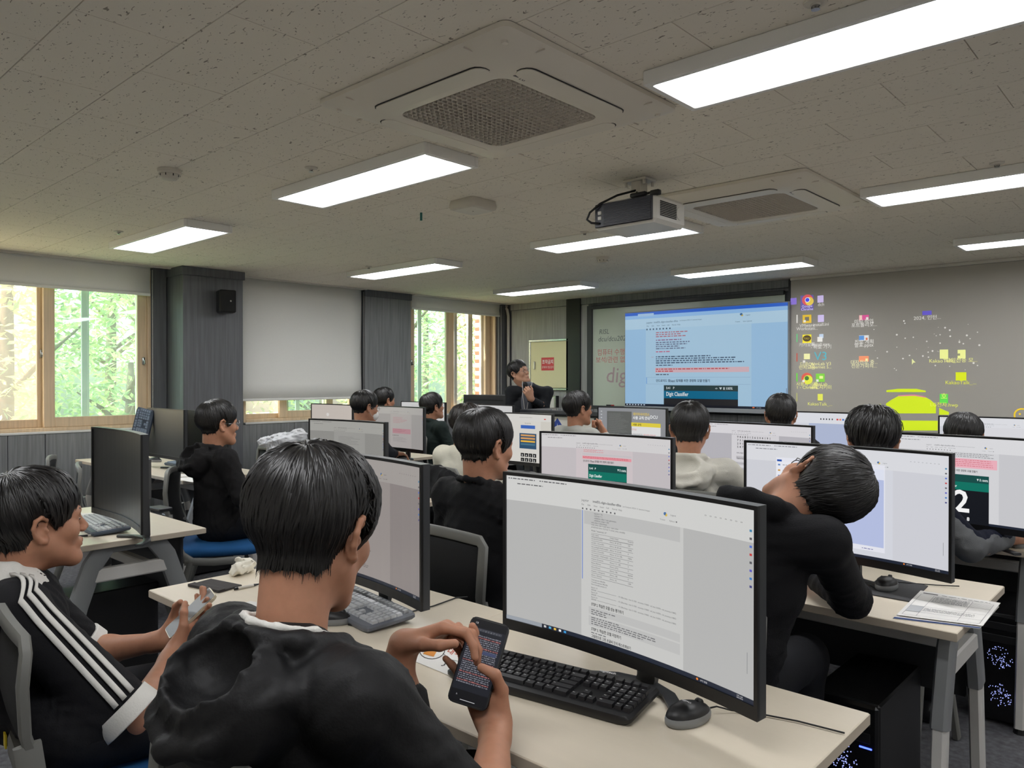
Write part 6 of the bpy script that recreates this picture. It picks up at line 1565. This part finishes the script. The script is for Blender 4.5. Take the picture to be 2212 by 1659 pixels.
phone('pale cased smartphone with dimmed screen in the polo wearer hands', w2 + u2 * .03, r2, u2, n2, lambda c: c.rect(0, 0, 1, 1, (96, 94, 92), 0), case=mat('pale_gold', (214, 204, 178), .3, metal=.3))
# right desk
c_ = [atz(1885, 1248, DZ), atz(1880, 1288, DZ), atz(1988, 1300, DZ), atz(2006, 1268, DZ)]; o = sum(c_, Vector()) / 4
tag(MB().prism([((q.x - o.x), (q.y - o.y)) for q in (atz(1862, 1283, DZ), atz(1972, 1303, DZ), atz(2006, 1268, DZ), atz(1905, 1246, DZ))], 0, .003).build('mouse_pad', mat('pad_grey', (62, 62, 64), .85), loc=(o.x, o.y, Z)), 'dark grey mouse pad on the right desk', 'mouse pad')
p = atz(1917, 1274, DZ); mouse('black and silver mouse on the dark pad', (p.x, p.y, Z + .0032), math.radians(-2), pts=[(0, .052, .012), (.006, .08, .006), (.04, .12, 0), (.10, .15, 0), (.16, .17, .004)])
# left desk with the off monitor
p = atz(214, 1130, DZ + .02); keyboard('pale grey keyboard in front of the switched off curved monitor', (p.x, p.y, ZK), math.radians(-6), m_kbl, m_keyg)
pen('white pen in front of the pale keyboard', (240, 1150), (170, 1160))
tag(MB().tube([atz(165, 1158, DZ + .004), atz(230, 1152, DZ + .003), atz(268, 1138, DZ + .003), atz(292, 1133, DZ + .004), atz(310, 1127, DZ + .003)], .0022, 6).build('keyboard_cable', m_cable, smooth=True), 'black cable curling across the left desk', 'cable')
pr = atz(193, 1112, DZ + .02); rp = thing('rolled_paper', 'white rolled sheet behind the pale keyboard', 'paper roll', (pr.x, pr.y, Z + .014), math.radians(60)); auto_smooth(MB().cyl((-.06, 0, 0), (.06, 0, 0), .013, .013, 16, cap=False).build('roll', m_paper, rp)); MB().cyl((-.059, 0, 0), (.059, 0, 0), .009, .009, 12, cap=False).build('inner_turn', m_paper, rp)
pt_ = atz(345, 1103, DZ); tg = MB().rbox(-.06, .06, -.035, .035, 0, .018, .004).build('charger_box', m_black, loc=(pt_.x, pt_.y, Z), rz=math.radians(5)); tag(tg, 'small black adapter box at the far desk edge', 'adapter')
# window desks
p = atz(335, 998, DZ); mouse('small black mouse below the teal reflecting monitor', (p.x, p.y, Z), math.radians(-60)); p = atz(398, 1022, DZ); mouse('black mouse beside the hooded student', (p.x, p.y, Z), math.radians(-70))
p = atz(398, 1008, DZ); keyboard('blue grey keyboard left of the hooded student', (p.x, p.y + .02, ZK), math.radians(2), m_kbl, m_keyb)
sheet('paper_sheet', 'white sheets under a pen by the hooded student', [(362, 1033), (415, 1042), (440, 1030), (390, 1024)], None, lift=.001); pen('black tipped pen on the sheets by the hooded student', (385, 1031), (415, 1029))
kb = keyboard('keyboard propped upright against a dark monitor', (0, 0, 0), 0, m_kbl, m_keyb); kp = atd(303, 908, 5.75)
y_ = Vector((.10, .0, .99)).normalized(); MM = Matrix(((0, -1, 0), (0, 0, 1), (-1, 0, 0)))
nrm = iv(-.25, .1, 1).normalized(); upk = (UPV * .97 + RTV * .2).normalized(); upk = (upk - nrm * upk.dot(nrm)).normalized(); kb.rotation_mode = 'QUATERNION'; Mk = Matrix((upk, nrm.cross(upk), nrm)).transposed().to_4x4(); Mk.translation = (kp.x, kp.y, Z + .222); kb.matrix_basis = Mk
# mice under hands
mouse('black mouse under the masked student hand', (-4.885, 4.00, Z), math.radians(4)); mouse('black mouse under the hand at the right edge', (-.555, 3.58, Z), math.radians(-10))
keyboard('white keyboard beside the web page monitor', (-3.12, 3.60, ZK), 0, m_offwhite, m_keyg)
# computer towers
def tower(label, x, y, led=True, glow=True, rz=0):
    t = thing('computer_tower', label, 'computer', (x, y, .0), rz, 'black computer towers'); w, d, h = .10, .21, .44
    MB().rbox(-w, w, -d, d, .012, h, .006).build('case', m_kb, t); MB().rbox(-w, w, -d - .02, -d, .012, h, .008).build('front_panel', mat('gloss_black', (14, 14, 16), .25), t)
    for i in range(2): MB().rbox(-w + .02, w - .02, -d - .022, -d - .019, h - .06 - .05 * i, h - .03 - .05 * i, .002).build('drive_bay', m_kb, t)
    for sx in (-.08, .08):
        for sy in (-.17, .17): MB().cyl((sx, sy, 0), (sx, sy, .013), .014, .014, 8).build('foot', m_black, t)
    if led: MB().rbox(.05, .085, -d - .023, -d - .0205, h - .125, h - .120, .001).build('power_light', mat('blue_led', (20, 30, 160), .4, emit=(60, 80, 255), estr=6), t)
    if glow:
        g_ = MB(); rg = random.Random(4)
        for zc in (.12, .27):
            for i in range(70):
                a, r = rg.uniform(0, 6.28), .045 * math.sqrt(rg.random()); g_.box(-0 + r * math.cos(a) - .0012, r * math.cos(a) + .0012, -d - .0225, -d - .0205, zc + r * math.sin(a) - .0012, zc + r * math.sin(a) + .0012)
        o = g_.build('fan_light', mat('fan_glow', (80, 84, 120), .4, emit=(170, 180, 255), estr=1.2), t); o['kind'] = 'stuff'
    return t
tower('black computer tower with a blue power light under the right desk', -.80, 2.54); tower('black computer tower with lit fans at the right edge', -.62, 3.79, led=False); tower('black computer tower under the window desk', -5.35, 2.52, False, False); tower('black computer tower under the left desk', -3.72, 1.3, False, False)
# spare chairs
chair('empty chair behind the switched off curved monitor', -5.40, 1.84, -22); chair('empty blue seated chair between the left desks', -4.82, 1.82, -18)
chair('chair with a white garment lying over its back', -5.10, 3.2, -4)
# garments
def heap(name, label, cat, pos, prims, m, folds, h=.007):
    f_ = Field(.02)
    for q in prims: f_.ell(*q)
    v, q2 = f_.mesh(h, folds); o = np_obj(name, [(v, q2, 0)], m, None); o.location = pos; tag(o, label, cat)
    return o
p = atd(612, 950, 5.45)
heap('folded_garment', 'rumpled white jacket with a blue lining bundled on a chair back', 'jacket', p, [((0, 0, 0), (.14, .09, .05)), ((.10, .06, .03), (.065, .06, .05)), ((-.12, -.05, -.02), (.08, .08, .045)), ((0, -.03, -.08), (.15, .06, .08))], cloth('white_garment', (214, 216, 220)), (.010, 60, 4))
p = atd(965, 1030, 4.2)
heap('draped_coat', 'black coat draped over the chair behind the beige shirt', 'coat', (-3.30, 2.93, .80), [((0, 0, 0), (.25, .05, .10)), ((-.12, -.03, -.15), (.13, .05, .22)), ((.12, -.03, -.15), (.13, .05, .22)), ((-.2, .0, -.02), (.08, .06, .09))], cloth('coat_black', (22, 22, 25)), (.012, 40, 6), .010)
# ------------------------------------------------------------------ lectern
lt = thing('lectern', 'dark lectern with a white university emblem panel beside the lecturer', 'lectern', (-4.33, 5.62, 0))
m_lec = mat('lectern_dark', (48, 50, 54), .45)
MB().rbox(-.46, .46, -.20, .25, .0, 1.06, .006).build('cabinet', m_lec, lt); MB().rbox(-.50, .50, -.24, .30, 1.06, 1.10, .006).build('top', m_lec, lt); MB().rbox(-.34, .34, -.204, -.198, .55, 1.04, .002).build('emblem_panel', m_white, lt)
c = Canvas(lambda x, y, L: (x, -.205 - .0005 * L, y), matf=lambda col: mat('print_%d_%d_%d' % col, col, .5))
ex, ez = -.07, .90; NV = (38, 66, 150)
c.poly([(ex, ez + .13), (ex + .06, ez + .06), (ex + .10, ez - .10), (ex, ez - .14), (ex - .10, ez - .10), (ex - .06, ez + .06)], NV, 1)
for k in range(8):
    a = k * math.pi / 4; r = .085 if k % 2 == 0 else .04; c.poly([(ex + .012 * math.cos(a + 1.57), ez + .012 * math.sin(a + 1.57)), (ex + r * math.cos(a), ez + r * math.sin(a)), (ex + .012 * math.cos(a - 1.57), ez + .012 * math.sin(a - 1.57))], (232, 238, 246), 2)
for i, ch in enumerate('CATHOLIC UNIVERSITY'):
    a = math.radians(200 - i * 220 / 18); vs, fs, w = text_geo(ch); ca, sa = math.cos(a - math.pi / 2), math.sin(a - math.pi / 2); px, pz = ex + .165 * math.cos(a), ez + .02 + .165 * math.sin(a); c._m((70, 76, 96)); c.mb.add([c.mapf(px + (q[0] - w / 2) * .05 * ca - q[1] * .05 * sa, pz + (q[0] - w / 2) * .05 * sa + q[1] * .05 * ca, 2) for q in vs], fs)
c.build('emblem', lt)
hd = atd(1056, 864, 8.08); lh = thing('lectern_console', 'low dark console box with a slot left of the lecturer', 'console', (hd.x, hd.y, 0), 0)
MB().rbox(-.35, .33, -.06, .26, .0, 1.10, .006).build('cabinet', m_lec, lh); MB().rbox(-.34, .33, -.05, .10, 1.10, 1.218, .006).build('hood', m_bezg, lh); MB().box(-.27, .25, -.053, -.049, 1.16, 1.168).build('slot', m_black, lh)
# low cabinets under the display
for i in range(3):
    t = thing('low_cabinet', ('dark low cabinet left under the large display', 'dark low cabinet in the middle under the large display', 'dark low cabinet right under the large display')[i], 'cabinet', (-4.75 + .75 * i, YF - .33, 0), 0, 'low cabinets'); MB().rbox(-.36, .36, -.2, .2, 0, .92, .005).build('body', m_lec, t); MB().rbox(-.355, -.003, -.212, -.2, .05, .89, .003).build('door', m_bezg, t); MB().rbox(.003, .355, -.212, -.2, .05, .89, .003).build('door', m_bezg, t)
